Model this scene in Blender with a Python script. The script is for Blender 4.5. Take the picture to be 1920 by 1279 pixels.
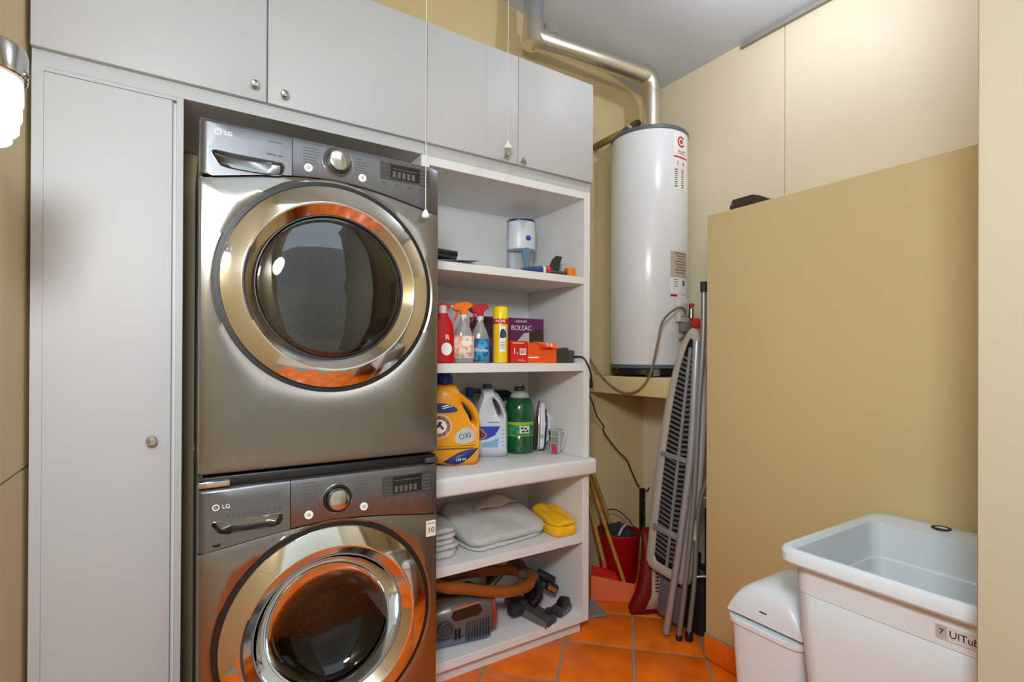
import bpy, bmesh, math, random
from mathutils import Matrix, Vector
for o in list(bpy.data.objects): bpy.data.objects.remove(o)
random.seed(4)
sc = bpy.context.scene
COL = sc.collection
PI = math.pi

# ------------------------------------------------------------------ camera
yaw, pit, rol = (math.radians(a) for a in (32.7164, 0.1409, 0.25636))
fw = Vector((math.sin(yaw), math.cos(yaw), 0)); rt = Vector((math.cos(yaw), -math.sin(yaw), 0)); up = Vector((0, 0, 1))
fw2 = fw*math.cos(pit)+up*math.sin(pit); up2 = up*math.cos(pit)-fw*math.sin(pit)
r3 = rt*math.cos(rol)+up2*math.sin(rol); u3 = up2*math.cos(rol)-rt*math.sin(rol)
cam_d = bpy.data.cameras.new('camera'); cam = bpy.data.objects.new('camera', cam_d); COL.objects.link(cam)
m3 = Matrix((r3, u3, -fw2)).transposed()
cam.matrix_world = Matrix.Translation((0, 0, 1.31)) @ m3.to_4x4()
cam_d.sensor_fit = 'HORIZONTAL'; cam_d.sensor_width = 36.0
cam_d.lens = 964.508/1920*36.0
cam_d.shift_y = (667.533-639.5)/1920
cam_d.clip_start = 0.02
sc.camera = cam

# ------------------------------------------------------------------ world, exposure
W = bpy.data.worlds.new('world'); sc.world = W; W.use_nodes = True
bg = W.node_tree.nodes['Background']
bg.inputs[0].default_value = (0.78, 0.91, 1.0, 1); bg.inputs[1].default_value = 2.05
sc.view_settings.view_transform = 'Standard'; sc.view_settings.look = 'None'
sc.view_settings.gamma = 1.0; sc.view_settings.use_curve_mapping = False
sc.view_settings.exposure = 0.14
LAMP_STRENGTH = 190.0     # ceiling bulb
SCONCE_STRENGTH = 20.0    # glass of the wall lamp
FILL_POWER = 31.0         # added fill light behind the camera, no real lamp
def area(name, loc, aim, sx, sy, power, col=(1, 1, 1)):
    ld = bpy.data.lights.new(name, 'AREA'); ld.shape = 'ELLIPSE'; ld.size = sx; ld.size_y = sy; ld.energy = power; ld.color = col
    lo = bpy.data.objects.new(name, ld); COL.objects.link(lo); lo.location = loc
    lo.rotation_euler = (Vector(aim)-Vector(loc)).to_track_quat('-Z', 'Y').to_euler(); return lo
area('fill_light', (-.17, -.13, 2.05), (.85, 1.5, .90), .34, .34, FILL_POWER, (.86, .94, 1.0))  # unseen fill, added to brighten and flatten the room's light

# ------------------------------------------------------------------ materials
def lin(c):
    return tuple(((x/255)/12.92 if x/255 <= .04045 else ((x/255+.055)/1.055)**2.4) for x in c)
MATS = {}
def mat(name, rgb, rough=.5, metal=0., var=.04, scale=12., bump=0., bscale=120., spec=.5, trans=0., alpha=1., emit=0., coat=0., aniso=0., ecol=None):
    if name in MATS: return MATS[name]
    m = bpy.data.materials.new(name); m.use_nodes = True; nt = m.node_tree; b = nt.nodes['Principled BSDF']
    c = lin(rgb)
    tc = nt.nodes.new('ShaderNodeTexCoord'); nz = nt.nodes.new('ShaderNodeTexNoise'); nz.inputs['Scale'].default_value = scale; nz.inputs['Detail'].default_value = 4
    nt.links.new(tc.outputs['Object'], nz.inputs['Vector'])
    rmp = nt.nodes.new('ShaderNodeValToRGB')
    rmp.color_ramp.elements[0].position = .3; rmp.color_ramp.elements[1].position = .7
    rmp.color_ramp.elements[0].color = tuple(x*(1-var) for x in c)+(1,); rmp.color_ramp.elements[1].color = tuple(min(1, x*(1+var)) for x in c)+(1,)
    nt.links.new(nz.outputs['Fac'], rmp.inputs['Fac']); nt.links.new(rmp.outputs['Color'], b.inputs['Base Color'])
    b.inputs['Roughness'].default_value = rough; b.inputs['Metallic'].default_value = metal
    b.inputs['Specular IOR Level'].default_value = spec
    b.inputs['Transmission Weight'].default_value = trans; b.inputs['Alpha'].default_value = alpha
    b.inputs['Coat Weight'].default_value = coat
    if aniso:
        b.inputs['Anisotropic'].default_value = aniso
        tg = nt.nodes.new('ShaderNodeTangent'); tg.direction_type = 'RADIAL'; tg.axis = 'Z'
        nt.links.new(tg.outputs[0], b.inputs['Tangent'])
    if emit:
        b.inputs['Emission Color'].default_value = lin(ecol or rgb)+(1,); b.inputs['Emission Strength'].default_value = emit
    if bump:
        n2 = nt.nodes.new('ShaderNodeTexNoise'); n2.inputs['Scale'].default_value = bscale; n2.inputs['Detail'].default_value = 3
        nt.links.new(tc.outputs['Object'], n2.inputs['Vector'])
        bp = nt.nodes.new('ShaderNodeBump'); bp.inputs['Strength'].default_value = bump; bp.inputs['Distance'].default_value = .004
        nt.links.new(n2.outputs['Fac'], bp.inputs['Height']); nt.links.new(bp.outputs['Normal'], b.inputs['Normal'])
    MATS[name] = m; return m
def glassy(name, tint, rough=.03, ior=1.45):
    if name in MATS: return MATS[name]
    m = bpy.data.materials.new(name); m.use_nodes = True; nt = m.node_tree
    for n in list(nt.nodes): nt.nodes.remove(n)
    out = nt.nodes.new('ShaderNodeOutputMaterial'); mx = nt.nodes.new('ShaderNodeMixShader')
    fr = nt.nodes.new('ShaderNodeFresnel'); fr.inputs[0].default_value = ior
    tr = nt.nodes.new('ShaderNodeBsdfTransparent'); tr.inputs[0].default_value = tuple(tint)+(1,)
    gl = nt.nodes.new('ShaderNodeBsdfGlossy'); gl.inputs['Roughness'].default_value = rough
    nt.links.new(fr.outputs[0], mx.inputs[0]); nt.links.new(tr.outputs[0], mx.inputs[1]); nt.links.new(gl.outputs[0], mx.inputs[2]); nt.links.new(mx.outputs[0], out.inputs[0])
    MATS[name] = m; return m

PAINT = mat('wall_paint', (217, 195, 146), .55, var=.015, scale=3, bump=.05, bscale=90)
CEIL = mat('ceiling_paint', (203, 209, 217), .8, var=.02, scale=4, bump=.08, bscale=60)
WHITE = mat('cabinet_white_dimmed', (186, 186, 187), .5, var=.012, scale=5)  # cabinet white darkened to offset the stronger light on the fronts
WHITEIN = mat('cabinet_white_lifted', (224, 223, 222), .45, var=.015, scale=6)  # same white lightened to make up for shade inside the shelves
GAPM = mat('recess_shadowgap', (60, 58, 56), .8)
STEEL = mat('brushed_steel', (151, 147, 143), .27, 1., var=.02, scale=40, aniso=.75)
STEELP = mat('panel_silver', (120, 120, 124), .36, .85, var=.015, scale=30)
CHROME = mat('chrome', (222, 220, 216), .07, 1., var=.0)
CHROMEK = mat('knob_chrome', (200, 198, 194), .12, 1., var=.01)
BLACK = mat('black_plastic', (18, 18, 19), .4, var=.1)
RUBBER = mat('dark_rubber', (34, 34, 36), .65, var=.1, bump=.05)
DGREY = mat('dark_grey_plastic', (62, 62, 64), .42, var=.06)
MGREY = mat('mid_grey_plastic', (120, 121, 124), .45, var=.05)
LGREY = mat('light_grey_plastic', (178, 178, 178), .45, var=.03)
WPLAST = mat('white_plastic', (214, 221, 230), .33, var=.01)
TUBM = mat('tub_plastic', (208, 217, 224), .4, var=.015, scale=8)
TERRA = mat('terracotta', (234, 110, 14), .33, var=.22, scale=7, bump=.05, bscale=40, spec=.4)
GROUT = mat('grout', (152, 136, 120), .85, var=.1, scale=40, bump=.15)
GALV = mat('galvanised_pipe', (218, 212, 200), .34, 1., var=.05, scale=9)
DRUM = mat('drum_steel', (112, 104, 94), .3, 1., var=.25, scale=70, bump=.4, bscale=150)
GLASS_D = glassy('door_glass_dark', (.30, .32, .31), .02, 2.1)
GLASS_W = glassy('door_glass', (.50, .47, .43), .02, 1.5)
CLEAR = glassy('clear_plastic', (.86, .86, .84), .08)

# ------------------------------------------------------------------ mesh builder
def frame(x, y, z, o=(0, 0, 0)):
    return Matrix.Translation(o) @ Matrix((x, y, z)).transposed().to_4x4()
FRONT = lambda o: frame((1, 0, 0), (0, 0, 1), (0, -1, 0), o)      # faces -Y
FACEX = lambda o: frame((0, -1, 0), (0, 0, 1), (-1, 0, 0), o)     # faces -X
class MB:
    def __init__(s): s.bm = bmesh.new()
    def box(s, x0, x1, y0, y1, z0, z1, bev=0., M=None, seg=2):
        r = bmesh.ops.create_cube(s.bm, size=1, matrix=Matrix.Translation(((x0+x1)/2, (y0+y1)/2, (z0+z1)/2)) @ Matrix.Diagonal((abs(x1-x0), abs(y1-y0), abs(z1-z0), 1)))
        vs = r['verts']
        if bev:
            es = list({e for v in vs for e in v.link_edges})
            q = bmesh.ops.bevel(s.bm, geom=es+vs, offset=bev, segments=seg, profile=.5, affect='EDGES')
            vs = list({v for v in q['verts']} | {v for v in vs if v.is_valid})
        if M is not None: bmesh.ops.transform(s.bm, matrix=M, verts=vs)
        return s
    def rings(s, rings, closed=True, cap0=False, cap1=False, loop=False, M=None):
        bm = s.bm; R = []
        for ring in rings:
            R.append([bm.verts.new((M @ Vector(p)) if M is not None else p) for p in ring])
        n = len(R[0]); prs = list(zip(R[:-1], R[1:]))
        if loop: prs.append((R[-1], R[0]))
        for a, b in prs:
            for i in range(n if closed else n-1):
                j = (i+1) % n
                try: bm.faces.new((a[i], a[j], b[j], b[i]))
                except ValueError: pass
        if cap0: bm.faces.new(list(reversed(R[0])))
        if cap1: bm.faces.new(R[-1])
        return s
    def lathe(s, prof, M=None, seg=32, cap0=False, cap1=False, a0=0., a1=2*PI):
        full = abs(a1-a0-2*PI) < 1e-6
        n = seg if full else seg+1
        rg = [[(max(r, 1e-5)*math.cos(a0+(a1-a0)*i/seg), max(r, 1e-5)*math.sin(a0+(a1-a0)*i/seg), z) for i in range(n)] for r, z in prof]
        return s.rings(rg, full, cap0, cap1, M=M)
    def tube(s, path, r, seg=10, caps=True, smooth=0, M=None, loop=False):
        P = [Vector(p) for p in path]
        rr = list(r) if isinstance(r, (list, tuple)) else [r]*len(P)
        if smooth:
            Q = []; RR = []; n = len(P)
            for i in range(n-1):
                p0, p1, p2, p3 = P[max(i-1, 0)], P[i], P[i+1], P[min(i+2, n-1)]
                for k in range(smooth):
                    t = k/smooth
                    Q.append(.5*((2*p1)+(p2-p0)*t+(2*p0-5*p1+4*p2-p3)*t*t+(3*p1-p0-3*p2+p3)*t**3)); RR.append(rr[i]*(1-t)+rr[i+1]*t)
            Q.append(P[-1]); RR.append(rr[-1]); P, rr = Q, RR
        n = len(P); rings = []; nrm = None
        for i in range(n):
            if loop: d = P[(i+1) % n]-P[i-1]
            else: d = P[min(i+1, n-1)]-P[max(i-1, 0)]
            d = d.normalized() if d.length > 1e-9 else Vector((0, 0, 1))
            if nrm is None: nrm = d.orthogonal().normalized()
            nrm = (nrm-d*nrm.dot(d)); nrm = nrm.normalized() if nrm.length > 1e-6 else d.orthogonal().normalized()
            bn = d.cross(nrm)
            rings.append([tuple(P[i]+(nrm*math.cos(2*PI*k/seg)+bn*math.sin(2*PI*k/seg))*rr[i]) for k in range(seg)])
        return s.rings(rings, True, caps and not loop, caps and not loop, loop=loop, M=M)
    def prism(s, poly, z0, z1, M=None, bev=0.):
        if bev:
            cx = sum(p[0] for p in poly)/len(poly); cy = sum(p[1] for p in poly)/len(poly)
            w = max(max(abs(p[0]-cx), abs(p[1]-cy)) for p in poly); k = 1-bev/w
            ins = [(cx+(p[0]-cx)*k, cy+(p[1]-cy)*k) for p in poly]
            rg = [[(x, y, z0) for x, y in ins], [(x, y, z0+bev) for x, y in poly], [(x, y, z1-bev) for x, y in poly], [(x, y, z1) for x, y in ins]]
        else: rg = [[(x, y, z0) for x, y in poly], [(x, y, z1) for x, y in poly]]
        return s.rings(rg, True, True, True, M=M)
    def loft(s, secs, seg=24, p=2., M=None, caps=True):       # secs: (z, rx, ry, cx, cy)
        rg = []
        for sec in secs:
            z, rx, ry = sec[:3]; cx = sec[3] if len(sec) > 3 else 0; cy = sec[4] if len(sec) > 4 else 0
            pp = sec[5] if len(sec) > 5 else p
            ring = []
            for k in range(seg):
                c, q = math.cos(2*PI*k/seg), math.sin(2*PI*k/seg)
                ring.append((cx+rx*math.copysign(abs(c)**(2/pp), c), cy+ry*math.copysign(abs(q)**(2/pp), q), z))
            rg.append(ring)
        return s.rings(rg, True, caps, caps, M=M)
    def grid(s, fn, nu, nv, M=None):
        return s.rings([[fn(i/nu, j/nv) for i in range(nu+1)] for j in range(nv+1)], False, M=M)
    def build(s, name, m, parent=None, sharp=38, loc=None, label=None, thick=0.):
        bmesh.ops.remove_doubles(s.bm, verts=s.bm.verts, dist=2e-6)
        bmesh.ops.recalc_face_normals(s.bm, faces=s.bm.faces)
        me = bpy.data.meshes.new(name); s.bm.to_mesh(me); s.bm.free()
        me.shade_smooth(); me.set_sharp_from_angle(angle=math.radians(sharp))
        me.materials.append(m)
        o = bpy.data.objects.new(name, me); COL.objects.link(o)
        if parent is not None: o.parent = parent
        if loc is not None: o.location = loc
        if label: o['label'] = label
        if thick:
            md = o.modifiers.new('thickness', 'SOLIDIFY'); md.thickness = thick; md.offset = 0
        return o
def ray_poly(c, d, poly):
    best = None
    for i in range(len(poly)):
        a = poly[i]; b = poly[(i+1) % len(poly)]
        ex, ey = b[0]-a[0], b[1]-a[1]; den = d[0]*ey-d[1]*ex
        if abs(den) < 1e-12: continue
        t = ((a[0]-c[0])*ey-(a[1]-c[1])*ex)/den; u = ((a[0]-c[0])*d[1]-(a[1]-c[1])*d[0])/den
        if t > 0 and -1e-9 <= u <= 1+1e-9 and (best is None or t < best): best = t
    return (c[0]+d[0]*best, c[1]+d[1]*best)
def holed(outer, hole):
    """outer polygon sampled along the rays through the hole's points; outer corners kept"""
    cx = sum(p[0] for p in hole)/len(hole); cy = sum(p[1] for p in hole)/len(hole)
    out = [ray_poly((cx, cy), (p[0]-cx, p[1]-cy), outer) for p in hole]
    for q in outer:
        k = min(range(len(out)), key=lambda i: (out[i][0]-q[0])**2+(out[i][1]-q[1])**2); out[k] = q
    return out
def circ(cx, cy, r, n, ry=None): return [(cx+r*math.cos(2*PI*k/n), cy+(ry or r)*math.sin(2*PI*k/n)) for k in range(n)]
def rrect(x0, x1, y0, y1, r, n=5):
    o = []
    for cx, cy, a in ((x1-r, y1-r, 0), (x0+r, y1-r, PI/2), (x0+r, y0+r, PI), (x1-r, y0+r, 1.5*PI)):
        for k in range(n+1): o.append((cx+r*math.cos(a+PI/2*k/n), cy+r*math.sin(a+PI/2*k/n)))
    return o
def catmull(pts, k=5, closed=True):
    o = []; n = len(pts)
    for i in range(n):
        p0, p1, p2, p3 = pts[i-1], pts[i], pts[(i+1) % n], pts[(i+2) % n]
        for j in range(k):
            t = j/k
            o.append(tuple(.5*((2*b)+(c-a)*t+(2*a-5*b+4*c-d)*t*t+(3*b-a-3*c+d)*t**3) for a, b, c, d in zip(p0, p1, p2, p3)))
    return o
def thing(name, label, cat, loc=(0, 0, 0), rz=0., group=None):
    o = bpy.data.objects.new(name, None); COL.objects.link(o); o.location = loc; o.rotation_euler = (0, 0, rz)
    o.empty_display_size = .05; o['label'] = label; o['category'] = cat
    if group: o['group'] = group
    return o
def tag(o, label, cat, group=None):
    o['label'] = label; o['category'] = cat
    if group: o['group'] = group
    return o
def struct(o): o['kind'] = 'structure'; return o
def lettering(body, size, m, parent, M, depth=.0006, name='lettering', sx=1., align='CENTER'):
    cu = bpy.data.curves.new('text', 'FONT'); cu.body = body; cu.size = size; cu.extrude = depth; cu.align_x = align; cu.align_y = 'CENTER'; cu.resolution_u = 3
    to = bpy.data.objects.new('text', cu); COL.objects.link(to)
    bpy.context.view_layer.update()
    me = bpy.data.meshes.new_from_object(to.evaluated_get(bpy.context.evaluated_depsgraph_get()))
    bpy.data.objects.remove(to); bpy.data.curves.remove(cu)
    me.transform(M @ Matrix.Diagonal((sx, 1, 1, 1))); me.materials.clear(); me.materials.append(m); me.name = name
    o = bpy.data.objects.new(name, me); COL.objects.link(o); o.parent = parent; return o
def bars(parent, m, M, rects, name='marking', d=.0008):
    b = MB()
    for x0, x1, y0, y1 in rects: b.box(x0, x1, y0, y1, 0, d, M=M)
    o = b.build(name, m, parent)
    if len(rects) > 1: o['kind'] = 'stuff'
    return o
def patch(parent, m, r, a0, a1, z0, z1, name='label_sticker', c=(0, 0), d=.0012, seg=10):
    """thin curved sticker round a vertical cylinder; angles in degrees, -90 faces -Y"""
    b = MB(); a0, a1 = math.radians(a0), math.radians(a1); rg = []
    for k in range(seg+1):
        a = a0+(a1-a0)*k/seg; q = (math.cos(a), math.sin(a))
        rg.append([(c[0]+q[0]*rr, c[1]+q[1]*rr, z) for rr, z in ((r, z0), (r+d, z0), (r+d, z1), (r, z1))])
    return b.rings(rg, True, True, True).build(name, m, parent)
def slab_holed(b, outer, hole, d, bev, M=None):
    out = holed(outer, hole); cx = sum(p[0] for p in out)/len(out); cy = sum(p[1] for p in out)/len(out)
    w = max(max(abs(p[0]-cx), abs(p[1]-cy)) for p in out); k = 1-bev/w
    ins = [(cx+(p[0]-cx)*k, cy+(p[1]-cy)*k) for p in out]
    hc = (sum(p[0] for p in hole)/len(hole), sum(p[1] for p in hole)/len(hole))
    hin = [(hc[0]+(p[0]-hc[0])*.8, hc[1]+(p[1]-hc[1])*.8) for p in hole]
    P = lambda L, y: [(x, y, z) for x, z in L]
    mid = [(ins[i][0]*.5+hole[i][0]*.5, ins[i][1]*.5+hole[i][1]*.5) for i in range(len(out))]
    rg = [P(hin, 0), P(hole, -d*.75), P(mid, -d), P(ins, -d), P(out, -d+bev), P(out, d-bev), P(ins, d), P(mid, d), P(hole, d*.75)]
    return b.rings(rg, True, loop=True, M=M)

# ------------------------------------------------------------------ the room
def world_coords(m):
    nt = m.node_tree; g = nt.nodes.new('ShaderNodeNewGeometry')
    for n in nt.nodes:
        if n.type == 'TEX_NOISE': nt.links.new(g.outputs['Position'], n.inputs['Vector'])
for m in (PAINT, CEIL, TERRA, GROUT): world_coords(m)
floor = struct(MB().box(-2.2, 2.9, -2.6, 2.46, -.08, -.004).build('floor', GROUT))
tm = MB(); tm.box(-.1485, .1485, -.1485, .1485, -.012, 0, bev=.004, seg=2); tile0 = None
PIT = .308*math.sqrt(2)
for k in range(-9, 8):
    for j in range(-14, 6):
        a = .066+PIT*(k+.5); q = 3.375+PIT*(j+.5); X, Y = (q+a)/2, (q-a)/2
        if not (-.45 < X < 2.6 and -.05 < Y < 2.4): continue
        if tile0 is None: o = tile0 = tm.build('tile', TERRA, floor)
        else:
            o = bpy.data.objects.new('tile', tile0.data); COL.objects.link(o); o.parent = floor
        o.location = (X, Y, random.uniform(-.001, .0008)); o.rotation_euler = (random.uniform(-.003, .003), random.uniform(-.003, .003), PI/4)
struct(MB().box(-2.2, 2.9, -2.4, -.12, -.0035, 0.).build('floor_reflector', mat('reflector_pale', (206, 190, 166), .5, var=.06, scale=3)))  # unseen slab added pale, so the steel fronts reflect brighter
struct(MB().box(-.46, 2.68, 2.36, 2.46, -.05, 3.75).build('wall_back', PAINT))
wr = struct(MB().box(2.54, 2.66, .0, 2.36, -.05, 3.75).build('wall_right', PAINT))
PANELM = mat('cream_panel', (224, 212, 184), .5, var=.012, scale=3, bump=.04, bscale=90)
MB().box(2.531, 2.5405, .203, 1.4265, .0, 3.1, bev=.0015, seg=1).build('panel', PANELM, wr)
MB().box(2.531, 2.5405, 1.4295, 2.36, .0, 3.1, bev=.0015, seg=1).build('panel', PANELM, wr)
wl = struct(MB().box(-.47, -.36, -.9, 2.36, -.05, 3.75).build('wall_left', PAINT))
MB().box(-.3605, -.353, -.9, 2.36, 0, 1.0045, bev=.0015, seg=1).build('panel', PAINT, wl)
MB().box(-.3605, -.353, -.9, 2.36, 1.0085, 3.6, bev=.0015, seg=1).build('panel', PAINT, wl)
struct(MB().box(1.942, 2.531, .203, 1.44, 0, 1.936, bev=.003, seg=2).build('wall_partition', mat('partition_paint_dimmed', (205, 184, 136), .55, var=.015, scale=3, bump=.05, bscale=90)))  # wall paint darkened to stand in for the weaker light here
struct(MB().box(1.2, 1.315, -.9, .3252, 0, 3.5, bev=.002, seg=1).build('wall_front', mat('jamb_paint_dimmed', (172, 162, 139), .55, var=.015, scale=3, bump=.05, bscale=90)))  # wall paint darkened to offset the fill light on this face
struct(MB().box(1.315, 2.66, .0, .203, 0, 3.5).build('wall_near', PAINT))
struct(MB().box(-2.2, 2.9, -2.55, -2.4, -.05, 3.4).build('wall_rear', mat('hall_paint', (206, 202, 192), .6, var=.02, scale=2)))
cz = lambda x: 3.0+.215*(2.54-x)
struct(MB().prism([(-.47, cz(-.47)), (2.68, cz(2.68)), (2.68, cz(2.68)+.12), (-.47, cz(-.47)+.12)], -2.46, .0, M=frame((1, 0, 0), (0, 0, 1), (0, -1, 0))).build('ceiling', CEIL))
struct(MB().box(2.508, 2.531, .203, 1.66, 2.972, 2.992, bev=.003).build('trim_1', mat('trunking_grey', (150, 146, 136), .5)))
struct(MB().box(2.05, 2.531, 1.44, 2.36, 1.105, 1.205, bev=.006, seg=3).build('trim_2', PAINT))
bb = struct(MB().box(1.934, 1.942, .75, 1.44, 0, .106).build('baseboard_right', GROUT)); bt = None
for k in range(3):
    y1 = 1.436-k*.232; o = MB().box(1.926, 1.936, y1-.226, y1, .004, .102, bev=.003).build('tile', TERRA, bb)

# ------------------------------------------------------------------ fitted cabinets
def knob(parent, x, y, z, r=.013, ax=None):
    M = ax or FRONT((x, y, z))
    return MB().lathe([(.006, 0), (.0055, .010), (.009, .014), (r, .019), (r, .023), (r*.8, .027), (0, .0285)], M=M, seg=20, cap0=True).build('knob', CHROMEK, parent)
t = thing('tall_cabinet', 'tall narrow white cabinet with one full-height door beside the wall lamp', 'cabinet', (-.17, 2.09, 0))
L = Vector((-.17, 2.09, 0))
b = MB(); b.box(-.343-L.x, .002-L.x, 1.884-L.y, 2.33-L.y, 0, 2.094); b.build('body', WHITEIN, t)
b = MB(); b.box(-.343-L.x, -.3185-L.x, 1.86-L.y, 1.884-L.y, 0, 2.094); b.build('stile', WHITE, t)
b = MB(); b.box(-.0165-L.x, .002-L.x, 1.86-L.y, 1.884-L.y, 0, 2.094, bev=.0012, seg=1); b.build('stile', WHITE, t)
b = MB(); b.box(-.3185-L.x, -.0165-L.x, 1.862-L.y, 1.884-L.y, 2.083, 2.094); b.build('rail', WHITE, t)
d = MB().box(-.3183-L.x, -.0265-L.x, 1.858-L.y, 1.88-L.y, .09, 2.0805, bev=.0015, seg=1).build('door', WHITE, t)
knob(d, -.073-L.x, 1.858-L.y, 1.061, .0145)
b = MB(); b.box(-.343-L.x, -.0-L.x, 1.90-L.y, 1.91-L.y, 0, .09); b.build('toe_board', WHITEIN, t)

def wall_cab(label, x0, x1, zb, doors, knobs):
    c = Vector(((x0+x1)/2, 2.09, zb)); t = thing('wall_cabinet', label, 'cabinet', c)
    MB().box(x0-c.x, x1-c.x, 1.862-c.y, 2.345-c.y, 0, 2.596-zb).build('body', WHITE, t)
    for (a, e), (kx, kz) in zip(doors, knobs):
        d = MB().box(a-c.x, e-c.x, 1.842-c.y, 1.8618-c.y, 2.137-zb, 2.60-zb, bev=.0022, seg=2).build('door', WHITE, t)
        knob(d, kx-c.x, 1.842-c.y, kz-zb)
    return t
wall_cab('wide white wall cabinet with two doors above the dryer', -.343, .789, 2.0945, [(-.343, .2285), (.2325, .7885)], [(.193, 2.178), (.281, 2.170)])
wall_cab('white two-door wall cabinet above the open shelves near the water heater', .7905, 1.634, 2.094, [(.7905, 1.2085), (1.2115, 1.634)], [(1.142, 2.154), (1.226, 2.150)])

def shelves(name, label, z0, z1, boards, extra=None):
    x0, x1, yf, yb = .775, 1.634, 1.86, 2.34; c = Vector(((x0+x1)/2, 2.1, z0)); t = thing(name, label, 'shelving', c)
    MB().box(x0-c.x, x0+.034-c.x, yf-c.y, yb-c.y, 0, z1-z0, bev=.0015, seg=1).build('side_panel', WHITEIN, t)
    MB().box(x1-.036-c.x, x1-c.x, yf-c.y, yb-c.y, 0, z1-z0, bev=.0015, seg=1).build('side_panel', WHITEIN, t)
    MB().box(x0+.034-c.x, x1-.036-c.x, yb-.018-c.y, yb-c.y, 0, z1-z0).build('back_panel', WHITEIN, t)
    for nm, a, e in boards:
        MB().box(x0+.034-c.x, x1-.036-c.x, yf+.0005-c.y, yb-.018-c.y, a-z0, e-z0, bev=.0015, seg=1).build(nm, WHITEIN, t)
    return t, c
shelves('shelf_unit', 'white open shelf unit holding spray bottles and jugs beside the dryer', .837, 2.0935,
        [('top_panel', 2.058, 2.0935), ('shelf', 1.656, 1.690), ('shelf', 1.246, 1.284)])
o = MB().box(-.440, .440, -.262, .262, 0, .0755, bev=.014, seg=4).build('countertop', WHITEIN, loc=(1.212, 2.084, .761))
tag(o, 'white countertop slab with rounded front edge under the detergent jugs', 'countertop')
t, c = shelves('base_shelf_unit', 'white open base shelf unit holding folded sheets and the vacuum', .062, .7605, [('shelf', .437, .474), ('bottom_panel', .062, .097)])
MB().box(.775-c.x, 1.612-c.x, 1.898-c.y, 1.915-c.y, -.062, -.0005).build('toe_board', WHITEIN, t)
MB().box(1.594-c.x, 1.612-c.x, 1.9155-c.y, 2.33-c.y, -.062, -.0005).build('toe_board', WHITEIN, t)
MB().box(.775-c.x, .793-c.x, 1.9155-c.y, 2.33-c.y, -.062, -.0005).build('toe_board', WHITEIN, t)

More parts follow.
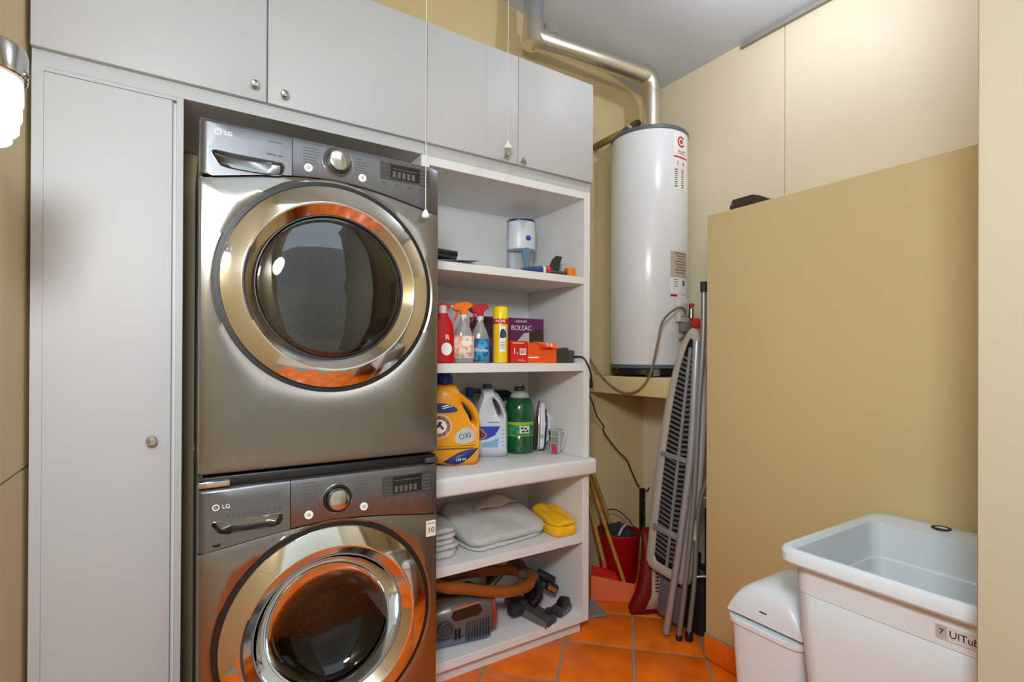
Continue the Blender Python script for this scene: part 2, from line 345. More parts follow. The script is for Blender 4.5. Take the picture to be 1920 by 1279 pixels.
# ------------------------------------------------------------------ stacked laundry machines
HM = .958
def machine(kind, label, z):
    dry = kind == 'dryer'
    t = thing(kind, label, kind, (.381, 1.58, z))
    w = .343; dz = .530 if dry else .505; zs = .797 if dry else .785; ar = .052 if dry else .034
    seam = lambda x: zs+ar*max(0., math.cos(PI*x/.70))**1.2
    # body: open-fronted box so the drum can be seen into
    b = MB()
    for q in ((-w+.002, -w+.006, .03, .68, .004, HM-.004), (w-.006, w-.002, .03, .68, .004, HM-.004), (-w+.002, w-.002, .676, .68, .004, HM-.004), (-w+.002, w-.002, .03, .68, HM-.010, HM-.003), (-w+.002, w-.002, .03, .68, .004, .012)):
        b.box(*q)
    b.build('body', mat('side_grey', (118, 116, 114), .45, .4), t)
    # lower front with the porthole
    xs = [w-2*w*i/24 for i in range(25)]
    outer = [(-w, .012), (-w*.5, .012), (0, .012), (w*.5, .012), (w, .012)]+[(x, seam(x)-.0015) for x in xs]
    hole = circ(0, dz, .262, 120)
    out = holed(outer, hole)
    def ins(L, k): return [(x*(1-k/w), dz+(y-dz)*(1-k/.4)) for x, y in L]
    P = lambda L, y: [(x, y, zz) for x, zz in L]
    mid = [(a[0]*.3+e[0]*.7, a[1]*.3+e[1]*.7) for a, e in zip(ins(out, .012), circ(0, dz, .318, 120))]
    b = MB(); b.rings([P(hole, .03), P(hole, .004), P(circ(0, dz, .309, 120), .004), P(circ(0, dz, .318, 120), -.0015), P(mid, 0), P(ins(out, .016), 0), P([(x*(1-.004/w), y) for x, y in out], .004), P(out, .012), P(out, .04)])
    b.build('front_panel', STEEL, t)
    # control fascia: drawer front with a grip pocket, console
    cut = -.117
    def fascia(xa, xb, rl, rr):
        n = 14; rg = []
        for i in range(n+1):
            x = xa+(xb-xa)*i/n; y0 = 0.
            if rl: y0 = max(y0, .014*max(0, 1-(x-xa)/.016)**2)
            if rr: y0 = max(y0, .014*max(0, 1-(xb-x)/.016)**2)
            z0 = seam(x)+.0015
            rg.append([(x, .04, z0), (x, y0+.003, z0), (x, y0, z0+.004), (x, y0, HM-.018), (x, y0+.004, HM-.006), (x, y0+.016, HM), (x, .05, HM)])
        return rg
    MB().rings(fascia(cut+.001, w, False, True), True, True, True).build('console', STEELP, t)
    px0, px1, pz0, pz1 = (-.312, -.140, .832, .872) if dry else (-.308, -.138, .831, .866)
    pocket = catmull([(px1, pz1-.004), (px1-.02, pz1), (px0+.06, pz1), (px0, pz1), (px0+.004, pz0+.018), (px0+.03, pz0), (px1-.03, pz0), (px1-.004, pz0+.010)], 8)
    xs2 = [cut-.001-(cut-.001+w)*i/16 for i in range(17)]
    outer = [(x, seam(x)+.0015) for x in reversed(xs2)]+[(cut-.001, HM-.012), (-.2, HM-.012), (-.28, HM-.012), (-w, HM-.012)]
    out = holed(outer, pocket)
    top = lambda y: y > HM-.02
    cl = lambda p, k: (max(p[0], -w+k), p[1])
    b = MB(); b.rings([P(pocket, .0), P([cl((a[0]*.6+e[0]*.4, a[1]*.6+e[1]*.4), .020) for a, e in zip(out, pocket)], 0), P([cl(p, .016) for p in out], 0),
                       [(cl(p, .008)[0], .0025 if p[0] < -w+.01 else 0, p[1]) for p in out], [(cl(p, .003)[0], .007 if p[0] < -w+.01 else (.002 if not top(p[1]) else .003), p[1]+(.006 if top(p[1]) else 0)) for p in out],
                       [(p[0], .016 if p[0] < -w+.01 or top(p[1]) else .004, p[1]+(.012 if top(p[1]) else 0)) for p in out], [(p[0], .05, p[1]+(.012 if top(p[1]) else 0)) for p in out]])
    dr = b.build('drawer_front', STEELP, t)
    pc = ((px0+px1)/2, (pz0+pz1)/2); sh = lambda k, dzz: [(pc[0]+(x-pc[0])*k, pc[1]+(y-pc[1])*k+dzz) for x, y in pocket]
    MB().rings([P(sh(1.03, 0), -.0012), P(sh(1., 0), -.0016), P(sh(.985, 0), .004), P(sh(.93, .003), .022), P(sh(.7, .006), .03)], True, False, True).build('grip_pocket', mat('pocket_silver', (150, 152, 156), .22, 1.) if dry else STEEL, dr)
    # door
    A = frame((1, 0, 0), (0, 0, 1), (0, -1, 0), (0, 0, dz))     # lathe axis towards the viewer
    MB().lathe([(.312, -.003), (.311, .001), (.300, .001), (.296, -.02)], M=A, seg=96).build('gasket', BLACK, t)
    dr_ = MB().lathe([(.2985, -.02), (.2985, .003), (.2965, .0065), (.290, .0095), (.250, .0265), (.246, .0275), (.242, .0265), (.2395, .0240), (.2155, .0030), (.2135, -.012)], M=A, seg=96).build('door', CHROME, t, sharp=24)
    MB().lathe([(.2150, -.004), (.2140, .0030), (.2115, .0036), (.2100, -.001), (.209, -.02)], M=A, seg=96).build('inner_rim', DGREY if dry else MGREY, dr_)
    if dry: MB().lathe([(.2105, -.002), (.203, .003), (.19, .008), (.15, .016), (.1, .022), (.05, .025), (0, .026)], M=A, seg=72).build('window', GLASS_D, dr_)
    else: MB().lathe([(.2105, -.004), (.206, -.02), (.197, -.045), (.18, -.07), (.15, -.09), (.10, -.104), (.05, -.11), (0, -.112)], M=A, seg=72).build('window', GLASS_W, dr_)
    MB().lathe([(.2375, .0225), (.2402, .0262), (.2432, .0285), (.2450, .0284)], M=A, seg=18, a0=math.radians(158), a1=math.radians(206)).build('door_handle', DGREY, dr_)
    b = MB(); b.lathe([(.285, -.03), (.25, -.036), (.222, -.046), (.215, -.06), (.235, -.075), (.265, -.082)], M=A, seg=72); b.build('tub_gasket', RUBBER if dry else mat('grey_rubber', (110, 110, 110), .6), t)
    dm = MB().lathe([(.262, -.08), (.262, -.44), (.25, -.46), (.1, -.455), (0, -.45)], M=A, seg=72).build('drum', DRUM, t)
    for k in range(3):
        an = math.radians(100+120*k); R = A @ Matrix.Rotation(an, 4, 'Z')
        MB().rings([[(.262, -.035, zz), (.24, -.022, zz), (.215, 0, zz), (.24, .022, zz), (.262, .035, zz)] for zz in (-.09, -.2, -.42)], False, M=R).build('paddle', LGREY, dm)
    # controls
    kz = .906 if dry else .885; kx = .010 if dry else .014
    K = FRONT((kx, 0, kz))
    kb = MB().lathe([(.043, 0), (.043, .003), (.040, .005), (.034, .004), (.033, 0)], M=K, seg=40).build('dial', BLACK if not dry else DGREY, t)
    MB().lathe([(.0445, 0), (.0445, .002), (.0425, .0035), (.0415, .003)], M=K, seg=40).build('ring', CHROMEK, kb)
    MB().lathe([(.033, .001), (.032, .020), (.029, .026), (.024, .028), (0, .0285)], M=K, seg=40).build('knob', CHROMEK, kb)
    for bx, bz in (((-.073, .873), (.084, .873)) if dry else ((-.067, .848), (.094, .848))):
        bt = MB().lathe([(.0125, 0), (.0125, .002), (.011, .004), (.0075, .004), (.007, .0025), (0, .0025)], M=FRONT((bx, 0, bz)), seg=20).build('button', mat('button_white', (236, 236, 234), .3), t)
        MB().lathe([(.0062, .0020), (.006, .0032), (0, .0034)], M=FRONT((bx, 0, bz)), seg=14).build('button_cap', LGREY, bt)
    d0, d1, e0, e1 = (.140, .306, .884, .939) if dry else (.152, .318, .868, .932)
    ds = MB().box(d0, d1, -.0012, .002, e0, e1, bev=.0005, seg=1).build('display', mat('display_smoke', (64, 62, 62), .12, coat=.4), t)
    dk = mat('display_dark', (28, 27, 27), .2); li = mat('display_line', (88, 86, 82), .4)
    MB().box(d0+.034, d1-.036, -.0018, -.001, e0+.006, e1-.004).build('screen', dk, ds)
    bars(ds, li, FRONT((0, -.0018, 0)), [(d0+.040+.016*i, d0+.050+.016*i, e0+.010, e0+.030) for i in range(5)]+[(d0+.040, d1-.042, e1-.018, e1-.016)], d=.0005)
    bars(ds, li, FRONT((0, -.0012, 0)), [(d0+.004, d0+.028, e0+.006+.011*i, e0+.008+.011*i) for i in range(5)]+[(d1-.030, d1-.004, e0+.006+.011*i, e0+.010+.011*i) for i in range(5)], d=.0006)
    ink = mat('print_grey', (78, 78, 82), .6)
    r = []
    for i in range(7):
        q = .930-.0085*i if dry else .940-.0105*i
        r.append((kx-.098, kx-.098+(.038, .05, .045, .04, .036, .042, .02)[i], q, q+.0022)); r.append((kx+.052, kx+.052+(.02, .034, .04, .03, .044, .03, .036)[i], q-.002, q+.0002))
    for i in range(4):
        r.append((d0+.002+.042*i, d0+.026+.042*i, e0-.021, e0-.018)); r.append((d0+.006+.042*i, d0+.022+.042*i, e0-.015, e0-.009))
    r.append((-.18, -.142, .926 if dry else .92, .928 if dry else .922))
    if not dry: r += [(-.275+.012*i, -.268+.012*i, .874, .882) for i in range(9)]+[(-.16, -.152, .874, .884), (-.148, -.14, .874, .884)]
    else: r += [(-.185, -.160, .889, .893), (-.156, -.141, .889, .893)]
    bars(t, ink, FRONT((0, 0, 0)), r, d=.0006)
    lw = mat('logo_white', (240, 240, 240), .3)
    lz = .923 if dry else .905; lx = -.302
    MB().lathe([(.0085, 0), (.0085, .001), (.0062, .001), (.0062, 0)], M=FRONT((lx, 0, lz)), seg=20).build('logo', lw, t)
    lettering('L', .009, lw, t, FRONT((lx, -.0008, lz)))
    lettering('LG', .016, lw, t, FRONT((lx+.024, -.0004, lz)))
    if not dry:
        st = MB().box(.300, .334, -.0012, .0, .716, .768).build('sticker', mat('sticker_cream', (222, 214, 196), .5), t)
        lettering('10', .026, BLACK, st, FRONT((.317, -.0014, .736))); bars(st, ink, FRONT((0, -.0012, 0)), [(.304, .330, .758, .760)])
        MB().loft([(0, .0105, .005), (.002, .0105, .005), (.003, .008, .003)], M=FRONT((-.300, 0, .805)), seg=16).build('drain_cap', BLACK, t)
        # black stacking kit on top
        sk = MB().box(-w+.010, w-.004, .012, .66, HM+.0004, HM+.0265, bev=.003).build('stacking_rail', BLACK, t)
        MB().box(-w, -w+.075, -.002, .02, HM+.0006, HM+.018, bev=.004).build('bracket', CHROMEK, sk)
        MB().box(w-.045, w, -.002, .02, HM+.0006, HM+.018, bev=.004).build('bracket', DGREY, sk)
    for sx in (-1, 1):
        for yy in (.08, .6):
            if not dry: MB().lathe([(.02, 0), (.02, .006), (.01, .008), (.01, .013)], M=Matrix.Translation((sx*.28, yy, 0)), seg=12, cap0=True).build('foot', RUBBER, t)
    return t
machine('dryer', 'stainless front-loading dryer stacked on top with dark glass door', .9855)
machine('washer', 'stainless front-loading washer below with drum showing through the glass', 0.)

# ------------------------------------------------------------------ lamps
t = thing('ceiling_lamp', 'bare bulb ceiling lamp close to the cream panelled wall', 'lamp', (1.91, 1.18, 3.13))
MB().lathe([(.06, .0), (.06, -.012), (.05, -.022), (.02, -.026), (.02, -.10), (.024, -.11), (.024, -.14)], seg=28, cap0=True).build('base', WPLAST, t)
MB().lathe([(.018, -.141), (.02, -.155), (.031, -.175), (.034, -.20), (.028, -.225), (.015, -.236), (0, -.238)], seg=24, cap0=True).build('bulb', mat('bulb_glow', (236, 243, 255), .4, emit=LAMP_STRENGTH), t)
t = thing('wall_lamp', 'lit wall sconce with chrome cap and ribbed glass beside the tall cabinet', 'lamp', (-.29, 1.2, 1.67))
MB().lathe([(.0, .165), (.063, .160), (.0645, .155), (.0645, .112), (.0625, .110), (.0, .110)], seg=40).build('cap', CHROMEK, t)
g = MB()
pr_ = [(0, .0), (.040, .0), (.044, .004), (.045, .016), (.050, .018), (.053, .022), (.0535, .040), (.0555, .042), (.0565, .046), (.0565, .066), (.0575, .068), (.0585, .072), (.0585, .108), (0, .109)]
g.lathe(pr_, seg=44); LG_ = mat('lamp_glass', (250, 248, 240), .3, emit=SCONCE_STRENGTH)
nt = LG_.node_tree; tc = [n for n in nt.nodes if n.type == 'TEX_COORD'][0]; sp_ = nt.nodes.new('ShaderNodeSeparateXYZ'); mr = nt.nodes.new('ShaderNodeMapRange')   # the bulb sits low in the glass
mr.interpolation_type = 'SMOOTHSTEP'; mr.inputs['From Min'].default_value = .050; mr.inputs['From Max'].default_value = .100; mr.inputs['To Min'].default_value = SCONCE_STRENGTH; mr.inputs['To Max'].default_value = .55
nt.links.new(tc.outputs['Object'], sp_.inputs[0]); nt.links.new(sp_.outputs['Z'], mr.inputs['Value']); nt.links.new(mr.outputs[0], nt.nodes['Principled BSDF'].inputs['Emission Strength'])
g.build('glass_shade', LG_, t)
MB().box(-.063, -.040, -.035, .035, .08, .20, bev=.006).build('wall_plate', CHROMEK, t)
MB().lathe([(.006, 0), (.007, .004), (.004, .008), (0, .009)], M=frame((0, 1, 0), (0, 0, 1), (1, 0, 0), (.060, -.01, .118)), seg=10, cap0=True).build('screw', CHROMEK, t)
CORDW = mat('cord_white', (222, 218, 208), .6)
def pull(label, x, y, z, bell):
    t = thing('pull_cord', label, 'pull cord', (x, y, z))
    MB().tube([(0, 0, .02), (0, 0, cz(x)-z-.002)], .0013, 6).build('string', CORDW, t)
    if bell: MB().lathe([(0, .030), (.004, .028), (.006, .020), (.014, .010), (.019, .000), (.017, -.004), (.006, -.004), (0, -.003)], seg=20).build('toggle', mat('bell_white', (232, 232, 230), .2), t)
    else: MB().lathe([(.0, .022), (.005, .020), (.009, .012), (.012, .004), (.012, -.002), (.008, -.006), (0, -.006)], seg=20).build('toggle', mat('bell_white', (232, 232, 230), .2), t)
pull('long white pull cord with small toggle hanging before the dryer', .662, 1.552, 1.765, False)
pull('shorter white pull cord with bell toggle before the wall cabinet knobs', 1.122, 1.786, 2.168, True)

# ------------------------------------------------------------------ water heater and pipes
HE = Vector((2.28, 2.085, 1.205)); z0 = 1.205
t = thing('water_heater', 'white cylindrical water heater standing on the wall ledge', 'water heater', HE)
ENAM = mat('heater_enamel', (224, 226, 230), .22, var=.012, scale=3, coat=.2)
HGREY = mat('heater_grey', (88, 96, 106), .4)
MB().lathe([(.2165, .068), (.218, .070), (.218, 1.345), (.2165, 1.347)], seg=72).build('tank', ENAM, t)
MB().lathe([(.2, 1.340), (.219, 1.344), (.2205, 1.352), (.2205, 1.362), (.217, 1.368), (.12, 1.372), (0, 1.374)], seg=72).build('top_cap', HGREY, t)
MB().lathe([(0, .048), (.218, .048), (.2195, .052), (.2195, .068), (.2, .070)], seg=72).build('skirt', HGREY, t)
MB().lathe([(0, .014), (.19, .014), (.19, .047)], seg=48).build('burner_pan', BLACK, t)
for k in range(4):
    a = PI/4+k*PI/2; MB().box(-.02, .02, -.012, .012, 0, .0475, bev=.003, M=Matrix.Translation((.185*math.cos(a), .185*math.sin(a), 0))).build('foot', DGREY, t)
sx, sy = .2*math.cos(math.radians(-125)), .2*math.sin(math.radians(-125))
MB().box(sx-.025, sx+.02, sy-.006, sy+.006, .006, .045, bev=.002).build('access_door', MGREY, t)
# stickers
lab = mat('sticker_white', (238, 238, 236), .4); red = mat('print_red', (196, 38, 30), .45); ink = mat('print_dark', (40, 38, 40), .5); tan = mat('sticker_tan', (190, 176, 160), .5)
def on_cyl(b, r, ang, z, w, h):
    b.box(-w/2, w/2, -h/2, h/2, 0, .001, M=frame((-math.sin(ang), math.cos(ang), 0), (0, 0, 1), (math.cos(ang), math.sin(ang), 0), (r*math.cos(ang), r*math.sin(ang), z)))
A = math.radians
def cyl_frame(ang, z, r=.2195): return frame((-math.sin(ang), math.cos(ang), 0), (0, 0, 1), (math.cos(ang), math.sin(ang), 0), (r*math.cos(ang), r*math.sin(ang), z))
s1 = patch(t, lab, .218, -101, -70, 1.02, 1.335)
MB().lathe([(.030, 0), (.030, .001), (.021, .001), (.021, 0)], M=cyl_frame(A(-87), 1.285), seg=28, a0=A(40), a1=A(330)).build('logo', red, s1)
MB().lathe([(.012, 0), (.012, .001), (0, .001)], M=cyl_frame(A(-87), 1.285), seg=16).build('logo', red, s1)
lettering('D/C', .030, mat('print_grey2', (120, 110, 108), .5), s1, cyl_frame(A(-86), 1.226), sx=1.2)
patch(s1, red, .2192, -101, -71, 1.196, 1.204, 'stripe')
lettering('1', .034, ink, s1, cyl_frame(A(-94), 1.165)); lettering('A', .034, red, s1, cyl_frame(A(-82), 1.165))
b = MB()
for i in range(2):
    for k in range(9): on_cyl(b, .2192, A(-97+13*i), 1.13-.0115*k, (.022, .016, .02, .012)[(k+i) % 4], .004)
b.build('small_print', ink, s1)['kind'] = 'stuff'
s2 = patch(t, tan, .218, -106, -70, .545, .685); b = MB()
for k in range(8): on_cyl(b, .2192, A(-88), .675-.015*k, .09-.02*(k % 3), .0035)
b.build('small_print', mat('print_grey3', (110, 98, 92), .5), s2)['kind'] = 'stuff'
s3 = patch(t, lab, .218, -106, -70, .455, .540); b = MB()
for k in range(4): on_cyl(b, .2192, A(-97), .53-.012*k, .03, .003)
on_cyl(b, .2192, A(-80), .515, .022, .03); b.build('small_print', mat('print_grey3', (110, 98, 92), .5), s3)['kind'] = 'stuff'
patch(t, red, .218, -106, -94, .438, .450, 'stripe'); patch(t, lab, .218, -93, -66, .432, .447)
# gas valve
va = A(-88); V = cyl_frame(va, 0, .218)
v = MB().box(-.045, .045, .30, .425, 0, .035, bev=.004, M=V).build('gas_valve', mat('valve_white', (206, 204, 200), .4), t)
MB().box(-.04, .012, .33, .40, .0352, .05, bev=.003, M=V).build('cover', LGREY, v)
MB().box(-.02, .045, .245, .3, .004, .045, bev=.006, M=V).build('valve_body', MGREY, v)
MB().lathe([(.012, .034), (.012, .06), (.009, .064), (0, .065)], M=V @ Matrix.Translation((.03, .39, 0)), seg=14).build('button', mat('valve_red', (196, 40, 30), .4), v)
MB().lathe([(.013, 0), (.013, .05), (.006, .055), (0, .056)], M=V @ frame((1, 0, 0), (0, 0, 1), (0, 1, 0), (.03, .32, .05)), seg=12, cap0=True).build('gas_pipe', mat('aluminium', (170, 168, 164), .35, 1.), v)
kn = MB().lathe([(.010, .030), (.010, .05), (.028, .052), (.030, .060), (.028, .078), (.018, .084), (0, .085)], M=V @ Matrix.Translation((.055, .292, 0)), seg=18).build('gas_knob', mat('knob_red', (206, 44, 28), .4), v)
MB().box(.05, .105, .31, .355, .002, .010, bev=.002, M=V).build('tag_plate', mat('olive_tag', (120, 110, 60), .5), t)
MB().tube([(.02, .20, .012), (.03, .22, .03), (.05, .24, .035), (.07, .225, .03), (.08, .20, .02)], .005, 8, smooth=4, M=V).build('gas_tube', mat('brass', (190, 150, 80), .3, 1.), t)
MB().tube([(-.02, .20, .012), (-.01, .225, .03), (.01, .245, .03)], .006, 8, smooth=4, M=V).build('gas_tube', mat('brass', (190, 150, 80), .3, 1.), t)
# cable
o = MB().tube([(2.262, 1.8095, 1.545), (2.24, 1.80, 1.568), (2.20, 1.80, 1.575), (2.13, 1.80, 1.545), (2.085, 1.815, 1.49), (2.062, 1.822, 1.39), (2.05, 1.84, 1.285), (2.043, 1.86, 1.215), (2.036, 1.905, 1.155), (2.034, 1.965, 1.123), (2.036, 2.034, 1.118), (2.038, 2.117, 1.143), (2.038, 2.204, 1.194), (2.038, 2.30, 1.28), (2.04, 2.345, 1.33)], .0062, 8, smooth=5).build('cable', mat('cable_tan', (128, 104, 76), .5))
tag(o, 'tan cable looping from the water heater valve below the ledge', 'cable')
# flue
FL = Vector((2.305, 2.09, 2.5805)); t = thing('flue_pipe', 'galvanised metal flue pipe bending from the water heater along the ceiling', 'pipe', FL)
fp = lambda *p: [(x-FL.x, y-FL.y, z-FL.z) for x, y, z in p]
MB().tube(fp((2.305, 2.09, 2.582), (2.305, 2.09, 2.86)), .0505, 32).build('riser', GALV, t)
MB().tube(fp((2.305, 2.09, 2.852), (2.304, 2.09, 2.885), (2.294, 2.091, 2.925), (2.265, 2.095, 2.952), (2.225, 2.10, 2.958)), .0525, 32, smooth=4).build('elbow', GALV, t)
MB().tube(fp((2.235, 2.099, 2.957), (1.66, 2.178, 2.972)), .0505, 32).build('pipe_run', GALV, t)
e2 = MB().tube(fp((1.675, 2.177, 2.972), (1.655, 2.18, 2.9725), (1.60, 2.187, 2.974), (1.545, 2.195, 2.976)), [.0525, .0535, .056, .058], 32).build('elbow', GALV, t)
MB().tube(fp((1.655, 2.18, 2.9725), (1.648, 2.181, 2.9727)), .0565, 32).build('seam_band', GALV, e2)
e3 = MB().tube(fp((1.535, 2.197, 2.935), (1.535, 2.197, 2.99), (1.535, 2.197, 3.05)), [.06, .058, .053], 32).build('mitre', GALV, t)
MB().tube(fp((1.535, 2.197, 3.03), (1.535, 2.197, 3.205)), .0515, 32).build('riser', mat('pipe_bluish', (198, 206, 218), .3, 1., var=.04), t)
MB().box(1.592-FL.x, 1.615-FL.x, 2.17-FL.y, 2.19-FL.y, 3.02-FL.z, 3.06-FL.z, bev=.002).build('bracket', MGREY, t)
MB().lathe([(.062, .0), (.064, .004), (.06, .010), (.052, .016)], seg=32, cap0=True).build('draft_collar', DGREY, t)
# insulated inlet pipe
t = thing('water_pipe', 'lagged copper water pipe curving from the heater top to the wall', 'pipe', (2.30, 2.20, 2.575))
LAG = mat('pipe_lagging', (74, 68, 34), .55, var=.2)
o_ = Vector((2.30, 2.20, 2.575)); wp = lambda *p: [tuple(Vector(q)-o_) for q in p]
MB().tube(wp((2.30, 2.20, 2.5795), (2.30, 2.20, 2.70)), .009, 10).build('copper_stub', mat('copper_dull', (104, 92, 56), .4, .8), t)
MB().tube(wp((2.31, 2.19, 2.712), (2.285, 2.19, 2.716), (2.22, 2.19, 2.665), (2.15, 2.19, 2.615)), [.017, .019, .019, .019], 12, smooth=4).build('lagging', LAG, t)
MB().tube(wp((2.16, 2.19, 2.622), (2.125, 2.205, 2.602), (2.105, 2.25, 2.59), (2.10, 2.31, 2.585), (2.10, 2.352, 2.584)), [.02, .021, .021, .021, .021], 12, smooth=4).build('lagging', mat('pipe_wrap', (120, 108, 52), .5, var=.15), t)
MB().tube(wp((2.225, 2.19, 2.669), (2.205, 2.19, 2.655)), .0235, 12).build('clamp', mat('clamp_grey', (170, 166, 150), .4), t)
o = MB().tube([(2.36, 2.05, 2.582), (2.39, 2.05, 2.60), (2.43, 2.05, 2.596), (2.47, 2.06, 2.578)], .008, 8, smooth=4).build('cable', DGREY); tag(o, 'short dark cable lying on the water heater top', 'cable')

# ------------------------------------------------------------------ top shelf things
zt = 1.6905
t = thing('water_dispenser', 'white countertop water filter dispenser with blue spigot on the top shelf', 'dispenser', (1.418, 2.13, zt), -.42)
MB().loft([(0, .070, .062), (.004, .073, .064), (.014, .073, .064), (.018, .069, .061)], seg=36, p=2.6).build('base', WPLAST, t)
MB().loft([(.018, .066, .022, 0, .036), (.17, .066, .022, 0, .036)], seg=28, p=3).build('back_column', mat('dispenser_grey', (160, 166, 172), .4), t)
MB().rings([[(-.069+.138*i/20, -.062*math.sqrt(max(0, 1-((-.069+.138*i/20)/.075)**2)), z) for i in range(21)] for z in (.148+.0, .285)], False).build('front_shell', WPLAST, t, thick=.003)
MB().loft([(.150, .0715, .063), (.155, .073, .0645), (.275, .071, .063), (.285, .069, .061)], seg=36, p=2.4).build('reservoir', WPLAST, t)
MB().loft([(.2855, .071, .063), (.290, .0715, .0635), (.296, .066, .058)], seg=36, p=2.4).build('lid_band', mat('navy_plastic', (28, 42, 96), .35), t)
MB().loft([(.296, .060, .052), (.303, .052, .045), (.306, .03, .026), (.307, .005, .005)], seg=36, p=2.4).build('lid', WPLAST, t)
MB().prism(catmull([(-.002, .148), (.036, .148), (.034, .11), (.026, .06), (.019, .026), (.012, .04), (.004, .09)], 4), 0, .012, M=FRONT((0, -.052, 0)), bev=.002).build('spigot', mat('blue_grey_plastic', (86, 124, 148), .3), t)
MB().lathe([(.013, 0), (.013, .005), (.010, .008), (0, .0085)], M=FRONT((.026, -.0585, .20)), seg=20).build('button', mat('button_blue', (34, 52, 160), .3), t)
t = thing('black_case', 'flat black case lying on the top shelf behind the dryer edge', 'case', (.905, 1.945, zt+.010), 0)
MB().prism(catmull([(-.08, -.05), (.03, -.05), (.055, -.03), (.058, .03), (.03, .05), (-.08, .05)], 4), .024, .044, bev=.004).build('lid', BLACK, t)
MB().prism(catmull([(-.08, -.048), (.028, -.048), (.050, -.03), (.053, .03), (.028, .048), (-.08, .048)], 4), .012, .0235, bev=.003).build('shell', RUBBER, t)
for k, (dx, dy, rz) in enumerate(((0, 0, .05), (.012, -.012, -.12))):
    b = MB(); b.rings([[(-.09, -.07, .001), (.11, -.07, .006+.006*k), (.11, .05, .008+.012*k), (-.09, .05, .001)], [(-.09, -.07, .0022), (.11, -.07, .0072+.006*k), (.11, .05, .0092+.012*k), (-.09, .05, .0022)]], True, True, True)
    o = b.build('paper_sheet', mat('paper_grey%d' % k, (176-30*k, 178-30*k, 178-30*k), .5), loc=(.915+dx, 1.945+dy, zt+.0006+.0025*k)); o.rotation_euler = (0, 0, rz)
    tag(o, ('lower light grey paper sheet near the front edge of the top shelf', 'upper darker grey curled sheet lying over another sheet on the top shelf')[k], 'paper')
t = thing('sealant_tube', 'blue and white sealant tube with pointed tip on the top shelf', 'tube', (1.375, 1.925, zt), -.15)
X_ = lambda x=0, y=0, z=0: frame((0, 1, 0), (0, 0, 1), (1, 0, 0), (x, y, z))
MB().lathe([(.001, -.085), (.004, -.08), (.014, -.03), (.019, .02)], M=X_(0, 0, .0215), seg=20, cap0=True).build('nozzle', mat('deep_blue', (30, 66, 120), .4), t)
MB().lathe([(.0195, .0202), (.0205, .022), (.0205, .032)], M=X_(0, 0, .0215), seg=20).build('collar', WPLAST, t)
MB().lathe([(.0205, .0322), (.0208, .034), (.0208, .058), (0, .059)], M=X_(0, 0, .0215), seg=20).build('end_cap', mat('tube_red', (196, 54, 34), .4), t)
t = thing('caulking_gun', 'dark metal caulking gun with orange end on the top shelf', 'caulking gun', (1.505, 1.945, zt), -.12)
GUN = mat('gun_metal', (84, 76, 70), .4, .5)
MB().tube([(-.075, 0, .024), (.045, 0, .018)], .013, 14).build('barrel', GUN, t)
MB().tube([(-.075, -.010, .010), (.045, -.010, .008)], .006, 10).build('rod', DGREY, t)
MB().prism([(-.055, .03), (-.03, .055), (-.015, .085), (.005, .103), (.035, .100), (.025, .07), (.018, .035), (-.01, .03)], -.008, .008, M=FRONT((-.012, 0, 0)), bev=.003).build('lever', mat('lever_black', (48, 46, 44), .4), t)
b = MB(); b.box(.046, .088, -.022, .022, .001, .050, bev=.006); oe = b.build('end_grip', mat('safety_orange', (238, 122, 18), .4), t)
MB().lathe([(.006, 0), (.006, .001), (0, .001)], M=FRONT((.064, -.0205, .022)), seg=12).build('screw', mat('rust_red', (150, 50, 20), .6), oe)

# ------------------------------------------------------------------ second shelf: sprays, boxes
zm = 1.2845
def spray(label, x, y, rz, hc, tc, bodym, lab_c, lab_z, txt=None, tcol=None, s=1.):
    t = thing('spray_bottle', label, 'spray bottle', (x, y, zm), rz)
    MB().loft([(0, .040*s, .027), (.004, .043*s, .030), (.06, .044*s, .030), (.11, .042*s, .029), (.145, .030*s, .025), (.165, .019, .018), (.185, .014, .014), (.19, .014, .014)], seg=28, p=2.8).build('bottle', bodym, t)
    b = MB()
    b.loft([(lab_z[0], .0448*s, .0308), (lab_z[1], .0448*s, .0308)], seg=36, p=2.8, caps=False); lb = b.build('label_sticker', lab_c, t, thick=.0008)
    if txt: lettering(txt, .022, tcol, lb, FRONT((0, -.0315, (lab_z[0]+lab_z[1])/2)), sx=1.0)
    MB().lathe([(.016, .188), (.016, .203), (.013, .206)], seg=18, cap0=True, cap1=True).build('collar', mat('collar_white', (216, 210, 204), .4), t)
    hd = MB().prism(catmull([(-.040, .222), (-.048, .238), (-.03, .252), (.0, .259), (.026, .256), (.037, .243), (.024, .232), (.016, .226), (.013, .2065), (-.013, .2065), (-.018, .222)], 3), -.0125, .0125, M=FRONT((0, 0, 0)), bev=.003).build('spray_head', hc, t)
    MB().prism([(-.034, .2215), (-.020, .2215), (-.022, .207), (-.030, .188), (-.037, .178), (-.043, .180), (-.035, .198), (-.031, .21)], -.006, .006, M=FRONT((0, 0, 0)), bev=.001).build('trigger', tc, t)
    MB().lathe([(.008, 0), (.008, .008), (.006, .010), (0, .010)], M=frame((0, 1, 0), (0, 0, 1), (-1, 0, 0), (-.044, 0, .236)), seg=12, cap0=True).build('nozzle', mat('collar_white', (216, 210, 204), .4), t)
    MB().tube([(0, 0, .012), (.004, 0, .1), (0, 0, .188)], .003, 6).build('dip_tube', WPLAST, t)
    return t
ORH = mat('spray_orange', (236, 112, 6), .5, spec=.2); ORT = mat('trigger_orange', (222, 70, 6), .5, spec=.2); RDH = mat('spray_red', (184, 6, 12), .5, spec=.2)
CLB = mat('bottle_clear', (214, 208, 200), .15, trans=.55, alpha=.8)
